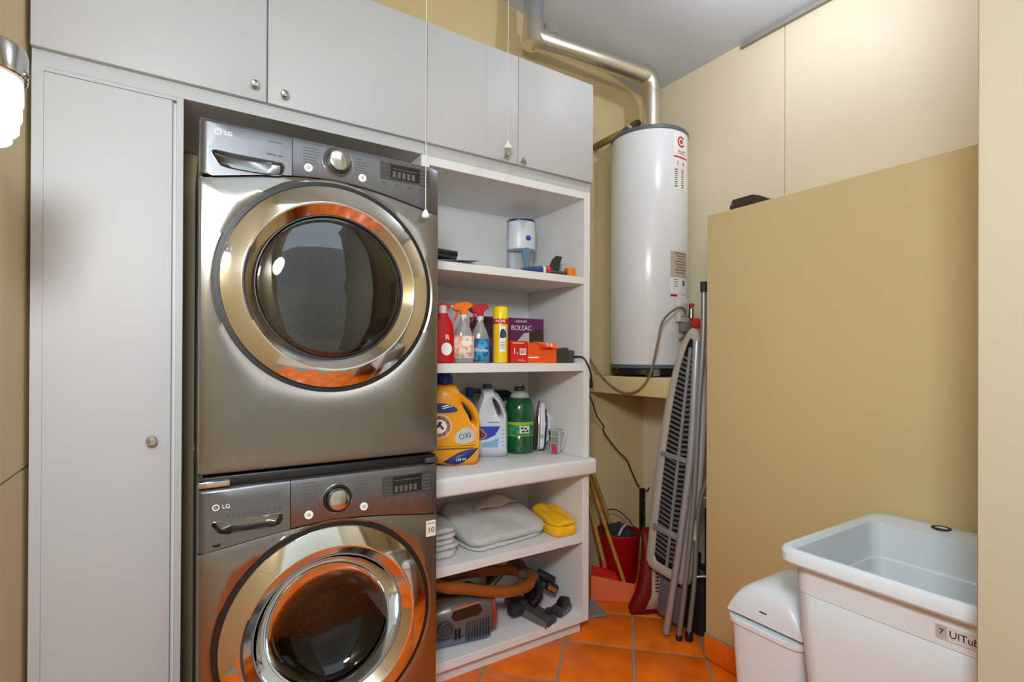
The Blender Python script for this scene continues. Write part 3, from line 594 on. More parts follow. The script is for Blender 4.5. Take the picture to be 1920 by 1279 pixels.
def label_mat(name, c1, c2, scale):
    m = mat(name, c1, .4); nt = m.node_tree; r = [n for n in nt.nodes if n.type == 'VALTORGB'][0]; z = [n for n in nt.nodes if n.type == 'TEX_NOISE'][0]
    z.inputs['Scale'].default_value = scale; r.color_ramp.elements[1].color = lin(c2)+(1,); r.color_ramp.elements[0].position = .46; r.color_ramp.elements[1].position = .54; return m
spray('clear spray bottle with orange head and pale orange label on the middle shelf', 1.005, 1.945, -.35, ORH, ORT, CLB, label_mat('label_peach', (232, 170, 130), (236, 226, 218), 40), (.02, .115))
spray('spray bottle with orange trigger half hidden behind the dryer edge', .955, 2.05, -.3, ORT, ORT, CLB, label_mat('label_peach2', (232, 150, 110), (236, 226, 218), 40), (.02, .11))
spray('spray bottle with red head and blue label on the middle shelf', 1.107, 1.985, -.45, RDH, RDH, CLB, label_mat('label_blue', (20, 92, 150), (60, 150, 200), 45), (.006, .105), 'Windex', mat('print_white', (245, 240, 236), .5), s=.95)
t = thing('cleaner_bottle', 'red cleaner bottle with white emblem cut off by the dryer edge', 'bottle', (.908, 1.945, zm), -.3)
REDP = mat('bottle_red', (196, 6, 6), .45, spec=.25)
MB().loft([(0, .042, .028), (.005, .046, .032), (.12, .046, .032), (.165, .040, .028), (.195, .022, .02), (.205, .02, .019)], seg=28, p=3.2).build('bottle', REDP, t)
MB().lathe([(.016, .205), (.016, .235), (.012, .239), (0, .24)], seg=16).build('cap', mat('cap_white', (226, 222, 216), .4), t)
MB().prism(circ(.012, .058, .022, 18, .026), 0, .001, M=FRONT((0, -.0325, 0))).build('emblem', mat('sticker_white', (238, 238, 236), .4), t)
lettering('R', .03, mat('print_white', (245, 240, 236), .5), t, FRONT((.015, -.033, .105)))
t = thing('aerosol_can', 'tall yellow aerosol can with red band between spray bottle and boxes', 'can', (1.188, 1.945, zm), -.55)
YEL = mat('can_yellow', (240, 196, 14), .3, coat=.3)
MB().lathe([(.030, 0), (.033, .003), (.033, .192), (.0325, .196)], seg=36, cap0=True).build('body', YEL, t)
MB().lathe([(.0332, .1965), (.0332, .2), (.032, .243), (.028, .248), (0, .249)], seg=36).build('cap', mat('cap_yellow', (250, 214, 18), .3), t)
bd = patch(t, mat('band_red', (190, 30, 30), .4), .033, -180, 180, .172, .193, 'band', seg=40)
lettering('FA ME', .016, mat('print_white', (245, 240, 236), .5), bd, FRONT((0, -.0345, .1825)))
lb = patch(t, mat('sticker_white', (238, 238, 236), .4), .033, -96, -50, .05, .16)
MB().prism(catmull([(-.012, .112), (.012, .112), (.016, .13), (.006, .148), (-.008, .145)], 3), 0, .001, M=cyl_frame(A(-73), 0, .0343)).build('picture', mat('print_navy', (36, 58, 110), .5), lb)
bars(lb, mat('print_grey4', (150, 150, 150), .5), cyl_frame(A(-73), 0, .0343), [(-.010, .010, .09-.009*i, .093-.009*i) for i in range(4)])
BXP = mat('box_purple', (110, 34, 92), .5, var=.06); PW = mat('print_white', (245, 240, 236), .5)
t = thing('purple_box', 'purple cardboard box with white lettering behind the aerosol can', 'box', (1.385, 2.20, zm), 0)
MB().box(-.19, .19, -.05, .05, 0, .222, bev=.0015, seg=1).build('carton', BXP, t)
lettering('GRAND', .016, PW, t, FRONT((.050, -.0508, .205)), sx=1.2); lettering('BOLEAC', .034, PW, t, FRONT((.052, -.0508, .172)), sx=.98)
MB().prism([(-.02, .06), (.098, .06), (.098, .150), (.07, .148), (.03, .11)], 0, .0012, M=FRONT((0, -.0502, 0))).build('picture', mat('print_lilac', (206, 200, 206), .5), t)
MB().prism([(.100, .0), (.187, .0), (.187, .175), (.100, .150)], 0, .0012, M=FRONT((0, -.0502, 0))).build('torn_opening', mat('board_brown', (66, 46, 22), .7), t)
MB().box(-.19, -.10, -.0512, -.0502, .12, .215).build('side_print', mat('print_aubergine', (60, 22, 44), .5), t)
t = thing('red_box', 'small red carton with barcode beside the orange carton', 'box', (1.268, 1.935, zm), -.1)
MB().box(-.042, .040, -.03, .05, 0, .098, bev=.001, seg=1).build('carton', mat('box_red', (200, 34, 14), .5), t)
lettering('1.', .038, PW, t, FRONT((-.022, -.0305, .052)))
bars(t, PW, FRONT((0, -.030, 0)), [(.000, .030, .036, .064)], 'barcode_patch'); bars(t, mat('print_dark', (40, 38, 40), .5), FRONT((0, -.0309, 0)), [(.003+.004*i, .005+.004*i, .040, .061) for i in range(6)], 'barcode', .0004)
bars(t, mat('print_peach', (240, 170, 90), .5), FRONT((0, -.030, 0)), [(-.036, .02, .086, .092), (-.012, .02, .014, .016), (-.008, .026, .009, .011)])
t = thing('orange_box', 'orange carton with torn open flap beside the dark adapter', 'box', (1.388, 1.93, zm), -.1)
OB = mat('box_orange', (232, 82, 16), .5)
b = MB(); b.box(-.075, .075, -.03, -.0285, 0, .040); b.box(-.075, -.0735, -.0285, .05, 0, .092); b.box(.0735, .075, -.0285, .05, 0, .092); b.box(-.075, .075, .0485, .05, 0, .092); b.box(-.0735, .0735, -.0285, .0485, 0, .0015)
b.prism([(-.075, .040), (.075, .040), (.075, .092), (.058, .092), (.052, .062), (-.005, .060), (-.040, .092), (-.075, .092)], 0, .0015, M=FRONT((0, -.0285, 0)))
b.build('carton', OB, t)
fl = MB().rings([[(-.050, -.030, .096), (.074, -.034, .090), (.070, -.046, .066), (.028, -.050, .070), (-.02, -.036, .090)], [(-.050, -.0288, .097), (.074, -.0328, .091), (.070, -.0448, .067), (.028, -.0488, .071), (-.02, -.0348, .091)]], True, True, True).build('flap', mat('box_orange_light', (238, 96, 32), .5), t)
lettering('S 0', .024, PW, fl, frame((1, -.05, -.08), (0, .42, .9), (0, -.9, .42), (.028, -.0455, .082)), sx=1.1)
bars(t, PW, FRONT((0, -.030, 0)), [(-.072, -.02, .022, .028)])
t = thing('power_adapter', 'dark brown power adapter block at the end of the middle shelf', 'adapter', (1.515, 1.935, zm), .05)
AD = mat('adapter_brown', (62, 52, 44), .5)
MB().prism([(-.055, 0), (.03, 0), (.03, .066), (.02, .072), (-.045, .052), (-.055, .045)], -.035, .03, M=FRONT((0, 0, 0)), bev=.003).build('block', AD, t)
MB().box(.031, .066, -.028, .025, .003, .060, bev=.004).build('plug_head', DGREY, t)
o = MB().tube([(1.582, 1.93, 1.312), (1.59, 1.89, 1.314), (1.592, 1.85, 1.305), (1.615, 1.842, 1.262), (1.645, 1.86, 1.215), (1.662, 1.90, 1.185), (1.74, 1.99, 1.13), (1.87, 2.10, 1.06), (1.99, 2.20, .975), (2.105, 2.27, .905), (2.112, 2.28, .878), (2.17, 2.30, .822), (2.258, 2.31, .740), (2.345, 2.315, .668), (2.385, 2.315, .595), (2.425, 2.31, .52), (2.444, 2.305, .492)], .0042, 8, smooth=5).build('black_cable', BLACK)
tag(o, 'thin black cable dropping from the middle shelf to the back corner', 'cable')
t = thing('cord_plug', 'black inline plug on the cord hanging beside the shelf edge', 'plug', (1.648, 1.868, 1.185), .5)
b = MB(); b.box(-.012, .012, -.009, .009, -.018, .018, bev=.003, M=Matrix.Rotation(-.5, 4, 'Y')); b.build('casing', BLACK, t)
MB().box(-.008, .008, -.007, .007, -.03, -.018, bev=.002, M=Matrix.Rotation(-.5, 4, 'Y')).build('face', MGREY, t)
t = thing('power_strip', 'narrow black power strip standing in the back corner', 'power strip', (2.465, 2.30, .19))
MB().box(-.016, .016, -.012, .012, 0, .292, bev=.003).build('casing', BLACK, t)
for k in range(3): MB().lathe([(.010, 0), (.010, .002), (0, .002)], M=FRONT((0, -.012, .06+.08*k)), seg=12).build('socket', DGREY, t)
MB().tube([(0, 0, .285), (.03, -.01, .272), (.055, -.005, .29)], .004, 6, smooth=4).build('lead', BLACK, t)

# ------------------------------------------------------------------ counter: jugs, iron
zc = .8368
t = thing('detergent_jug', 'large yellow detergent jug with blue cap on the countertop', 'jug', (1.000, 2.055, zc), -.30)
JY = mat('jug_yellow', (240, 158, 10), .35, var=.03)
out = catmull([(-.118, .012), (-.06, .0), (.06, .0), (.108, .008), (.122, .05), (.124, .16), (.120, .22), (.096, .268), (.055, .305), (.022, .332), (.014, .352), (-.03, .354), (-.072, .352), (-.082, .325), (-.108, .29), (-.122, .23), (-.124, .10)], 4)
hole = catmull([(.100, .196), (.084, .236), (.052, .272), (.040, .276), (.046, .258), (.070, .216), (.082, .188), (.094, .180)], 9)
b = MB(); slab_holed(b, out, hole, .054, .022); b.build('jug', JY, t, sharp=60)
MB().lathe([(.036, .348), (.038, .352), (.038, .372), (.034, .396), (.030, .400), (0, .401)], M=Matrix.Translation((-.030, 0, 0)), seg=30).build('cap', mat('cap_blue', (20, 40, 150), .35), t)
navy = mat('print_navy2', (28, 44, 110), .45)
MB().prism(catmull([(-.10, .242), (-.03, .232), (.022, .242), (.0, .262), (-.03, .272), (-.08, .272)], 4), 0, .0015, M=FRONT((0, -.054, 0))).build('label_sticker', navy, t)
bars(t, PW, FRONT((0, -.0555, 0)) @ Matrix.Rotation(.25, 4, 'Z'), [(.02, .062, .252, .256), (.02, .05, .26, .265)])
MB().lathe([(.0, .0012), (.052, .0012), (.052, 0)], M=FRONT((-.055, -.054, .175)), seg=36).build('emblem', mat('emblem_cream', (226, 196, 150), .5), t)
em = MB().lathe([(.045, .0024), (.045, .0012), (.030, .0012), (.030, .0024)], M=FRONT((-.055, -.054, .175)), seg=36, ).build('emblem_ring', red, t)
MB().lathe([(0, .002), (.03, .002), (.03, .0012)], M=FRONT((-.055, -.054, .175)), seg=30).build('emblem_centre', PW, em)
MB().prism([(-.018, -.012), (.0, .0), (.012, -.016), (.018, -.008), (.004, .008), (.01, .02), (-.004, .022), (-.010, .006), (-.02, .004)], .0021, .003, M=FRONT((-.055, -.054, .175))).build('emblem_mark', mat('print_dark', (40, 38, 40), .5), em)
sp = MB().prism(catmull([(.012, .105), (.060, .098), (.098, .115), (.092, .150), (.060, .168), (.035, .160), (.014, .140)], 4), 0, .0015, M=FRONT((0, -.054, 0))).build('splash_print', mat('splash_grey', (198, 196, 190), .5), t)
lettering('OXI', .034, navy, sp, FRONT((.054, -.0557, .130)) @ Matrix.Rotation(.18, 4, 'Z'), sx=.9)
bars(t, mat('print_brown', (110, 78, 30), .5), FRONT((0, -.054, 0)), [(-.10, .100, .088, .090), (-.10, .092, .074, .080)], d=.0012)
b = MB(); n = 14; b.rings([[(-.04+.155*i/n, .022+.055*(i/n)**2.2+(.028*math.sin(PI*i/n) if q else 0)-(.02*math.sin(PI*i/n) if not q else 0), 0) for i in range(n+1)] for q in (0, 1)], False, M=FRONT((0, -.0548, 0))); sw = b.build('swoosh', navy, t, thick=.001)
lettering('120 oz', .017, PW, sw, FRONT((.036, -.0560, .030)) @ Matrix.Rotation(.14, 4, 'Z'))
t = thing('bleach_jug', 'white bleach jug with blue label and handle between yellow jug and green bottle', 'jug', (1.245, 2.125, zc), -.52)
JW = mat('jug_white', (206, 210, 216), .4)
out = catmull([(-.076, .008), (-.04, .0), (.04, .0), (.076, .008), (.080, .03), (.080, .16), (.078, .20), (.064, .245), (.040, .290), (.012, .312), (.008, .322), (-.040, .322), (-.042, .31), (-.056, .27), (-.076, .20), (-.080, .16), (-.080, .03)], 4)
hole = catmull([(.052, .205), (.040, .245), (.018, .278), (.008, .278), (.010, .26), (.022, .225), (.034, .196), (.046, .190)], 9)
b = MB(); slab_holed(b, out, hole, .058, .036); b.build('jug', JW, t, sharp=60)
MB().lathe([(.020, .318), (.022, .321), (.022, .340), (.019, .344), (0, .345)], M=Matrix.Translation((-.016, 0, 0)), seg=26).build('cap', mat('cap_navy', (44, 74, 140), .35), t)
lb = MB().prism([(-.066, .045), (.066, .045), (.066, .158), (-.066, .158)], 0, .002, M=FRONT((0, -.058, 0))).build('label_sticker', mat('label_pale', (196, 208, 222), .45), t)
MB().prism([(-.066, .082), (-.02, .090), (.02, .108), (.046, .150), (-.066, .150)], .0022, .003, M=FRONT((0, -.058, 0))).build('label_field', mat('label_royal', (30, 54, 170), .4), lb)
MB().prism([(-.066, .086), (-.030, .092), (-.016, .110), (-.040, .138), (-.066, .146)], .0031, .004, M=FRONT((0, -.058, 0))).build('label_badge', mat('print_orange', (210, 140, 70), .5), lb)
MB().prism([(-.066, .092), (-.034, .096), (-.022, .110), (-.042, .132), (-.066, .138)], .0041, .005, M=FRONT((0, -.058, 0))).build('label_badge', mat('print_plum', (90, 50, 90), .5), lb)
MB().prism([(-.04, .052), (.034, .052), (.038, .098), (-.0, .080), (-.04, .072)], .0022, .003, M=FRONT((0, -.058, 0))).build('label_field', mat('label_sky', (120, 170, 206), .4), lb)
bars(lb, mat('print_grey', (78, 78, 82), .6), FRONT((0, -.060, 0)), [(.052, .064, .06+.018*i, .062+.018*i) for i in range(5)])
b = MB(); b.tube([(x*1.005, y*1.01, .168) for x, y in circ(0, 0, .0795, 28, .056)], .0014, 6, loop=True); b.build('seam', mat('seam_grey', (120, 122, 126), .5), t)
t = thing('green_bottle', 'big green bottle with yellow-green label on the countertop', 'bottle', (1.424, 2.145, zc), -.58)
GRN = mat('bottle_green', (3, 80, 40), .12, var=.25, scale=30, coat=.6)
MB().lathe([(.062, 0), (.070, .006), (.072, .02), (.072, .085), (.069, .09), (.069, .155), (.072, .16), (.074, .20), (.071, .235), (.058, .262), (.047, .272)], seg=40, cap0=True).build('bottle', GRN, t)
MB().lathe([(.047, .2722), (.050, .276), (.044, .290), (.032, .302), (.025, .306)], seg=36, cap0=True).build('shoulder', mat('shoulder_grey', (176, 178, 172), .3), t)
MB().lathe([(.026, .305), (.028, .308), (.027, .322), (.024, .326), (0, .326)], seg=28).build('cap', mat('cap_green', (20, 70, 46), .35), t)
MB().box(.012, .022, -.006, .006, .3262, .336, bev=.002).build('cap_tab', mat('cap_green', (20, 70, 46), .35), t)
lb = patch(t, label_mat('label_green', (24, 120, 70), (52, 150, 86), 30), .0695, -180, 0, .088, .156, seg=30)
patch(lb, mat('label_lime', (150, 176, 40), .45), .0708, -180, 0, .142, .156, 'stripe', seg=30)
patch(lb, mat('label_white2', (214, 214, 204), .45), .0708, -90, -48, .102, .138, 'label_panel'); patch(lb, mat('label_lime', (150, 176, 40), .45), .0708, -180, 0, .088, .091, 'stripe', seg=30)
bars(lb, mat('print_dark', (40, 38, 40), .5), cyl_frame(A(-69), 0, .0722), [(-.02, -.008, .124, .132), (-.003, .01, .122, .130), (-.016, .002, .108, .116), (.008, .018, .108, .118)])
t = thing('steam_iron', 'navy and white steam iron standing upright on its heel', 'iron', (1.532, 2.14, zc), -.35)
IRW = mat('iron_white', (208, 210, 214), .3)
sole = catmull([(-.045, .006), (.045, .006), (.050, .06), (.040, .14), (.020, .215), (.0, .252), (-.020, .215), (-.040, .14), (-.050, .06)], 4)
R = Matrix.Rotation(.08, 4, 'Y') @ Matrix.Diagonal((-1, 1, 1, 1))
MB().prism(sole, 0, .010, M=R @ frame((0, 1, 0), (0, 0, 1), (1, 0, 0), (.006, 0, 0)), bev=.002).build('soleplate', CHROMEK, t)
MB().prism([(x*.95, .008+y*.93) for x, y in sole], -.024, .0, M=R @ frame((0, 1, 0), (0, 0, 1), (1, 0, 0), (.006, 0, 0)), bev=.006).build('body', IRW, t)
MB().prism([(x*.8, .016+y*.78) for x, y in sole], -.036, -.0245, M=R @ frame((0, 1, 0), (0, 0, 1), (1, 0, 0), (.006, 0, 0)), bev=.008).build('water_tank', mat('iron_navy', (26, 30, 64), .25, coat=.4), t)
MB().tube([(-.030, 0, .19), (-.045, 0, .175), (-.050, 0, .12), (-.046, 0, .06), (-.03, 0, .04)], .009, 12, smooth=5, M=R).build('handle', IRW, t)
MB().box(-.018, .03, -.024, .024, 0, .012, bev=.004).build('heel', DGREY, t)
MB().lathe([(.014, 0), (.014, .008), (.010, .012), (0, .012)], M=FRONT((.012, -.036, .075)), seg=18).build('dial', LGREY, t)
t = thing('measuring_cup', 'clear plastic measuring cup with red mark beside the iron', 'cup', (1.548, 2.015, zc), -.9)
MB().lathe([(.0, .003), (.024, .003), (.026, .006), (.036, .118), (.0375, .120)], seg=28).build('cup', CLEAR, t)
b = MB()
for zz, rr in ((.118, .0372), (.088, .0345), (.058, .0320)): b.tube([(x, y, zz) for x, y in circ(0, 0, rr, 24)], .0011, 5, loop=True)
b.build('rim_lines', mat('clear_rim', (204, 198, 190), .3), t)['kind'] = 'stuff'
MB().tube([(.036, 0, .112), (.052, -.002, .108), (.050, -.002, .07), (.032, 0, .022)], .003, 8, smooth=4).build('handle', mat('clear_rim', (204, 198, 190), .3), t)
MB().prism([(-.012, .012), (.004, .004), (.018, .036), (.004, .048), (-.012, .052)], 0, .0012, M=FRONT((.002, -.0315, 0))).build('red_mark', mat('mark_red', (196, 40, 66), .4), t)
t = thing('blue_bottle', 'tall blue bottle behind the white bleach jug', 'bottle', (1.205, 2.265, zc), -.4)
BLU = mat('bottle_blue', (40, 96, 160), .3)
MB().loft([(0, .034, .028), (.006, .037, .031), (.2, .037, .031), (.25, .028, .024), (.275, .016, .016)], seg=24, p=3).build('bottle', BLU, t)
MB().lathe([(.017, .2752), (.018, .278), (.018, .318), (.015, .322), (0, .322)], seg=20).build('cap', mat('cap_teal', (44, 90, 150), .4), t)
MB().box(.012, .055, -.012, .012, .292, .316, bev=.005).build('spout', mat('cap_navy', (44, 74, 140), .35), t)
t = thing('black_lidded_box', 'grey box with black lid and blue stripe behind the jugs', 'box', (1.368, 2.268, zc), -.1)
MB().box(-.068, .068, -.035, .035, 0, .25, bev=.004).build('box', mat('box_greyblue', (150, 152, 160), .45), t)
MB().box(-.070, .070, -.037, .037, .2502, .268, bev=.003).build('stripe', mat('stripe_blue', (36, 48, 110), .4), t)
MB().prism([(-.074, .2682), (.074, .2682), (.066, .288), (.044, .304), (-.056, .304)], -.038, .038, M=FRONT((0, 0, 0)), bev=.003).build('lid', BLACK, t)

# ------------------------------------------------------------------ folded linen
def cloth(b, w, d, z, h, seed, wave=.006, seg=64, p=5., cx=0., cy=0., rot=0., top=True, lean=0.):
    rs = random.Random(seed); ph = [rs.uniform(0, 6.28) for _ in range(8)]
    def wob(a, q): return 1+.012*math.sin(3*a+ph[0])+.010*math.sin(7*a+ph[1]+q*2)+.006*math.sin(13*a+ph[2]+q*5)
    def zt(x, y): return wave*(math.sin(x*19/w*.3+ph[3]+y*4)+.6*math.sin((x*.7+y)*37+ph[4])+.4*math.sin((x-y*.5)*61+ph[5]))
    rg = []; c, s_ = math.cos(rot), math.sin(rot)
    def ring(k, zz, dome):
        r_ = []
        for i in range(seg):
            a = 2*PI*i/seg; ca, sa = math.cos(a), math.sin(a)
            x = w*k*math.copysign(abs(ca)**(2/p), ca)*wob(a, zz*40); y = d*k*math.copysign(abs(sa)**(2/p), sa)*wob(a+1, zz*40)
            z_ = zz+(zt(x, y)*dome if dome else 0)+lean*y*(zz-z)/h
            r_.append((cx+x*c-y*s_, cy+x*s_+y*c, z_))
        return r_
    for k, f, dm in ((.95, 0, 0), (.99, .25, 0), (1., .5, .15), (.99, .75, .3), (.955, .93, .6), (.88, 1., .9), (.7, 1.03, 1), (.45, 1.05, 1), (.2, 1.06, 1), (.03, 1.06, 1)): rg.append(ring(k, z+h*f, dm))
    return b.rings(rg, True, True, True)
zl = .4745
LIN = mat('linen_grey', (196, 194, 190), .9, var=.06, scale=20, bump=.25, bscale=60)
t = thing('folded_sheet', 'pale grey folded sheet in the middle of the shelf below the countertop', 'sheet', (1.235, 2.09, zl), .10)
for k, (w, d, z, h, sd, ro, p, lean) in enumerate(((.208, .160, .001, .020, 3, .02, 6, 0), (.214, .166, .0225, .075, 8, -.02, 7, .25))):
    b = MB(); cloth(b, w, d, z, h, sd, .0055, rot=ro, cx=.002*k, cy=.0, lean=lean, p=p, seg=96); b.build('fold', LIN, t, sharp=80)
b = MB(); b.grid(lambda u, v: (-.07+.25*u, .03+.10*v, .118+.034*math.sin(PI*u)*math.sin(PI*min(1, v*1.1))+.006*math.sin(9*u+4*v)), 22, 12); b.build('ruck', LIN, t, sharp=80, thick=.005)
t = thing('crumpled_sheet', 'crumpled pale grey cloth pile beside the washer edge', 'cloth', (.915, 2.06, zl), 0)
for k, (w, d, z, h, sd) in enumerate(((.075, .13, .001, .030, 11), (.080, .125, .034, .020, 12), (.072, .128, .056, .018, 13), (.078, .12, .076, .020, 14), (.07, .12, .099, .022, 15))):
    b = MB(); cloth(b, w, d, z, h, sd, .0022, p=3.5, cx=.006*math.sin(k*2.1), rot=.06*math.sin(k)); b.build('fold', LIN, t, sharp=80)
t = thing('red_black_pouch', 'red and black pouch lying on the crumpled cloth', 'pouch', (.945, 2.255, zl))
b = MB(); cloth(b, .047, .045, .001, .150, 21, .002, p=4); b.build('black_pouch', mat('pouch_black', (24, 20, 22), .7), t, sharp=80)
MB().prism([(-.05, .1), (.045, .118), (.06, .150), (.035, .172), (.022, .158), (-.05, .164)], 0, .012, M=FRONT((0, -.048, 0)), bev=.003).build('red_flap', mat('pouch_red', (184, 22, 34), .6), t)
t = thing('yellow_cloth', 'folded bright yellow cleaning cloth beside the folded sheet', 'cloth', (1.526, 2.0, zl), 0)
YC = mat('cloth_yellow', (244, 184, 8), .9, var=.08, scale=30, bump=.3, bscale=90)
cl = MB(); cloth(cl, .067, .125, .001, .046, 31, .003, p=4.4, rot=-.06); cl.build('fold', YC, t, sharp=80)
cl = MB(); cloth(cl, .065, .122, .0485, 0.034, 33, .005, p=4.4, rot=-.09, cx=.001, cy=.002, lean=.12); cl.build('fold', YC, t, sharp=80)

# ------------------------------------------------------------------ vacuum cleaner on the bottom shelf
zv = .0975
VG = mat('vacuum_grey', (112, 100, 94), .3, .3, var=.05); VB = mat('vacuum_brown', (92, 66, 52), .3, .2); VC = mat('vacuum_copper', (150, 66, 34), .35, .2); HOSE = mat('hose_brown', (150, 78, 18), .45, var=.12, scale=60)
t = thing('vacuum_cleaner', 'grey and copper canister vacuum cleaner on the bottom shelf', 'vacuum', (1.01, 2.03, zv), -.12)
XM = frame((0, 1, 0), (0, 0, 1), (1, 0, 0))
bs = [(-.17, .02, .02, 0, .09), (-.15, .07, .06, 0, .09), (-.08, .10, .085, 0, .095), (.03, .108, .094, 0, .097), (.11, .105, .090, 0, .095), (.138, .098, .082, 0, .092)]
MB().loft(bs, seg=36, p=3., M=XM).build('body', VG, t)
MB().loft([(.1385, .100, .085, 0, .092), (.142, .104, .089, 0, .092), (.156, .104, .089, 0, .092), (.163, .094, .080, 0, .092), (.166, .06, .05, 0, .09)], seg=36, p=2.6, M=XM).build('end_ring', VC, t)
MB().loft([(-.10, .055, .012, 0, .182), (.08, .062, .014, 0, .186), (.12, .04, .008, 0, .18)], seg=20, p=3, M=XM).build('top_cover', mat('vacuum_cover', (70, 52, 44), .25), t)
MB().tube([(-.10, -.02, .185), (-.07, -.03, .215), (.02, -.03, .222), (.09, -.02, .19)], .011, 12, smooth=5).build('carry_handle', BLACK, t)
MB().prism([(-.04, .150), (.075, .160), (.09, .135), (.07, .118), (-.035, .112), (-.05, .13)], 0, .012, M=FRONT((.0, -.098, 0)), bev=.004).build('dark_grille', mat('vacuum_dark', (40, 28, 22), .4), t)
MB().prism([(-.05, .163), (.075, .172), (.085, .164), (-.045, .154)], 0, .008, M=FRONT((0, -.094, 0)), bev=.002).build('copper_strip', mat('vacuum_tan', (190, 140, 90), .3, .4), t)
MB().lathe([(.034, 0), (.034, .012), (.027, .015), (.024, .010), (0, .009)], M=FRONT((-.075, -.098, .085)), seg=24).build('dial', DGREY, t)
for k in range(9):
    MB().box(.015+.0128*k, .0215+.0128*k, -.1145, -.10, .022, .100, bev=.0012, seg=1).build('slat', mat('slat_dark', (70, 74, 84), .4), t)
for k in range(2): MB().box(-.035+.016*k, -.026+.016*k, -.112, -.10, .035, .078, bev=.002, seg=1).build('slot', BLACK, t)
MB().loft([(-.15, .09, .018, 0, .018), (.12, .10, .018, 0, .018)], seg=20, p=5, M=XM).build('base', mat('vacuum_slate', (96, 106, 122), .4), t)
t = thing('vacuum_hose', 'thick brown vacuum hose looping above the canister on the bottom shelf', 'hose', (0, 0, 0))
MB().tube([(.88, 1.955, .375), (.93, 1.945, .352), (1.000, 1.94, .334), (1.110, 1.935, .297), (1.219, 1.935, .268), (1.317, 1.95, .254), (1.385, 1.99, .247), (1.425, 2.05, .246), (1.41, 2.11, .25), (1.36, 2.14, .262), (1.25, 2.14, .283), (1.13, 2.13, .305), (1.03, 2.12, .318), (.93, 2.12, .34)], .0245, 16, smooth=6).build('hose', HOSE, t)
MB().tube([(1.40, 2.105, .254), (1.43, 2.07, .25), (1.432, 2.03, .247)], .031, 16, smooth=4).build('cuff', mat('cuff_taupe', (92, 78, 66), .4), t)
MB().tube([(1.415, 2.10, .262), (1.425, 2.13, .272), (1.42, 2.16, .278)], [.028, .026, .024], 14, smooth=4).build('elbow', mat('cuff_taupe', (92, 78, 66), .4), t)
t = thing('floor_nozzle', 'long black vacuum floor nozzle propped on the bottom shelf', 'nozzle', (1.385, 1.985, zv))
N1 = Matrix.Translation((0, 0, .03)) @ Matrix.Rotation(math.radians(-72), 4, 'Z') @ Matrix.Rotation(.16, 4, 'Y')
MB().box(-.13, .13, -.035, .035, -.018, .018, bev=.009, M=N1).build('head', DGREY, t)
MB().box(-.125, .125, -.046, -.036, -.02, .012, bev=.004, M=N1).build('brush_edge', mat('nozzle_edge', (100, 96, 92), .35), t)
MB().tube([(0, .0, .018), (0, .05, .045), (-.03, .085, .075), (-.06, .10, .10)], [.022, .022, .02, .02], 16, smooth=4, M=N1).build('swivel_neck', BLACK, t)
MB().box(-.115, -.045, -.02, .03, .03, .07, bev=.008).build('elbow_block', RUBBER, t)
t = thing('brush_nozzle', 'short black vacuum brush nozzle near the front corner of the shelf', 'nozzle', (1.522, 1.925, zv), .35)
MB().box(-.055, .05, -.030, .035, .004, .040, bev=.009).build('head', DGREY, t)
MB().prism([(-.02, .038), (.05, .040), (.045, .062), (.015, .070), (-.015, .056)], -.02, .02, M=FRONT((0, .0, 0)), bev=.004).build('housing', BLACK, t)
for k in range(3): MB().box(-.036+.024*k, -.020+.024*k, -.033, -.030, .014, .030, bev=.001, seg=1).build('grille_slot', MGREY, t)
MB().tube([(-.05, 0, .024), (-.085, .01, .030), (-.10, .012, .05)], [.017, .016, .016], 14, smooth=3).build('neck', RUBBER, t)
t = thing('upholstery_nozzle', 'dark vacuum attachment with two open tubes and an orange inlay', 'nozzle', (1.492, 2.075, zv))
N2 = Matrix.Translation((0, 0, .1)) @ Matrix.Rotation(-.5, 4, 'Z') @ Matrix.Rotation(.5, 4, 'Y')
MB().tube([(-.05, 0, 0), (.03, 0, 0)], .026, 18, M=N2).build('tube', DGREY, t); MB().tube([(.03, 0, 0), (.032, 0, 0)], .0195, 16, M=N2).build('opening', BLACK, t)
MB().tube([(-.03, -.02, .045), (.06, -.02, .045)], .022, 16, M=N2).build('tube', BLACK, t)
a = MB().box(.03, .09, -.055, -.02, .0, .04, bev=.006, M=N2).build('clip', BLACK, t); MB().box(.04, .085, -.0575, -.055, .008, .03, bev=.001, seg=1, M=N2).build('inlay', mat('inlay_orange', (170, 82, 30), .5), a)
MB().box(-.07, -.03, -.03, .03, .001, .085, bev=.006).build('stand', RUBBER, t)
o = MB().tube([(1.27, 2.235, .125), (1.36, 2.225, .205), (1.452, 2.215, .275), (1.475, 2.215, .29)], [.017, .017, .018, .018], 14).build('vacuum_wand', mat('wand_taupe', (132, 122, 112), .35, .4)); tag(o, 'taupe vacuum wand leaning behind the hose', 'wand')
t = thing('crevice_tool', 'navy crevice tool standing upright behind the hose', 'nozzle', (1.345, 2.285, zv)); MB().loft([(0, .026, .012), (.16, .022, .010), (.2, .02, .010), (.225, .03, .010, .006)], seg=18, p=3).build('tool', mat('tool_navy', (34, 36, 58), .4), t)
MB().loft([(.0, .03, .016), (.03, .03, .016)], seg=18, p=3).build('cuff', RUBBER, t)

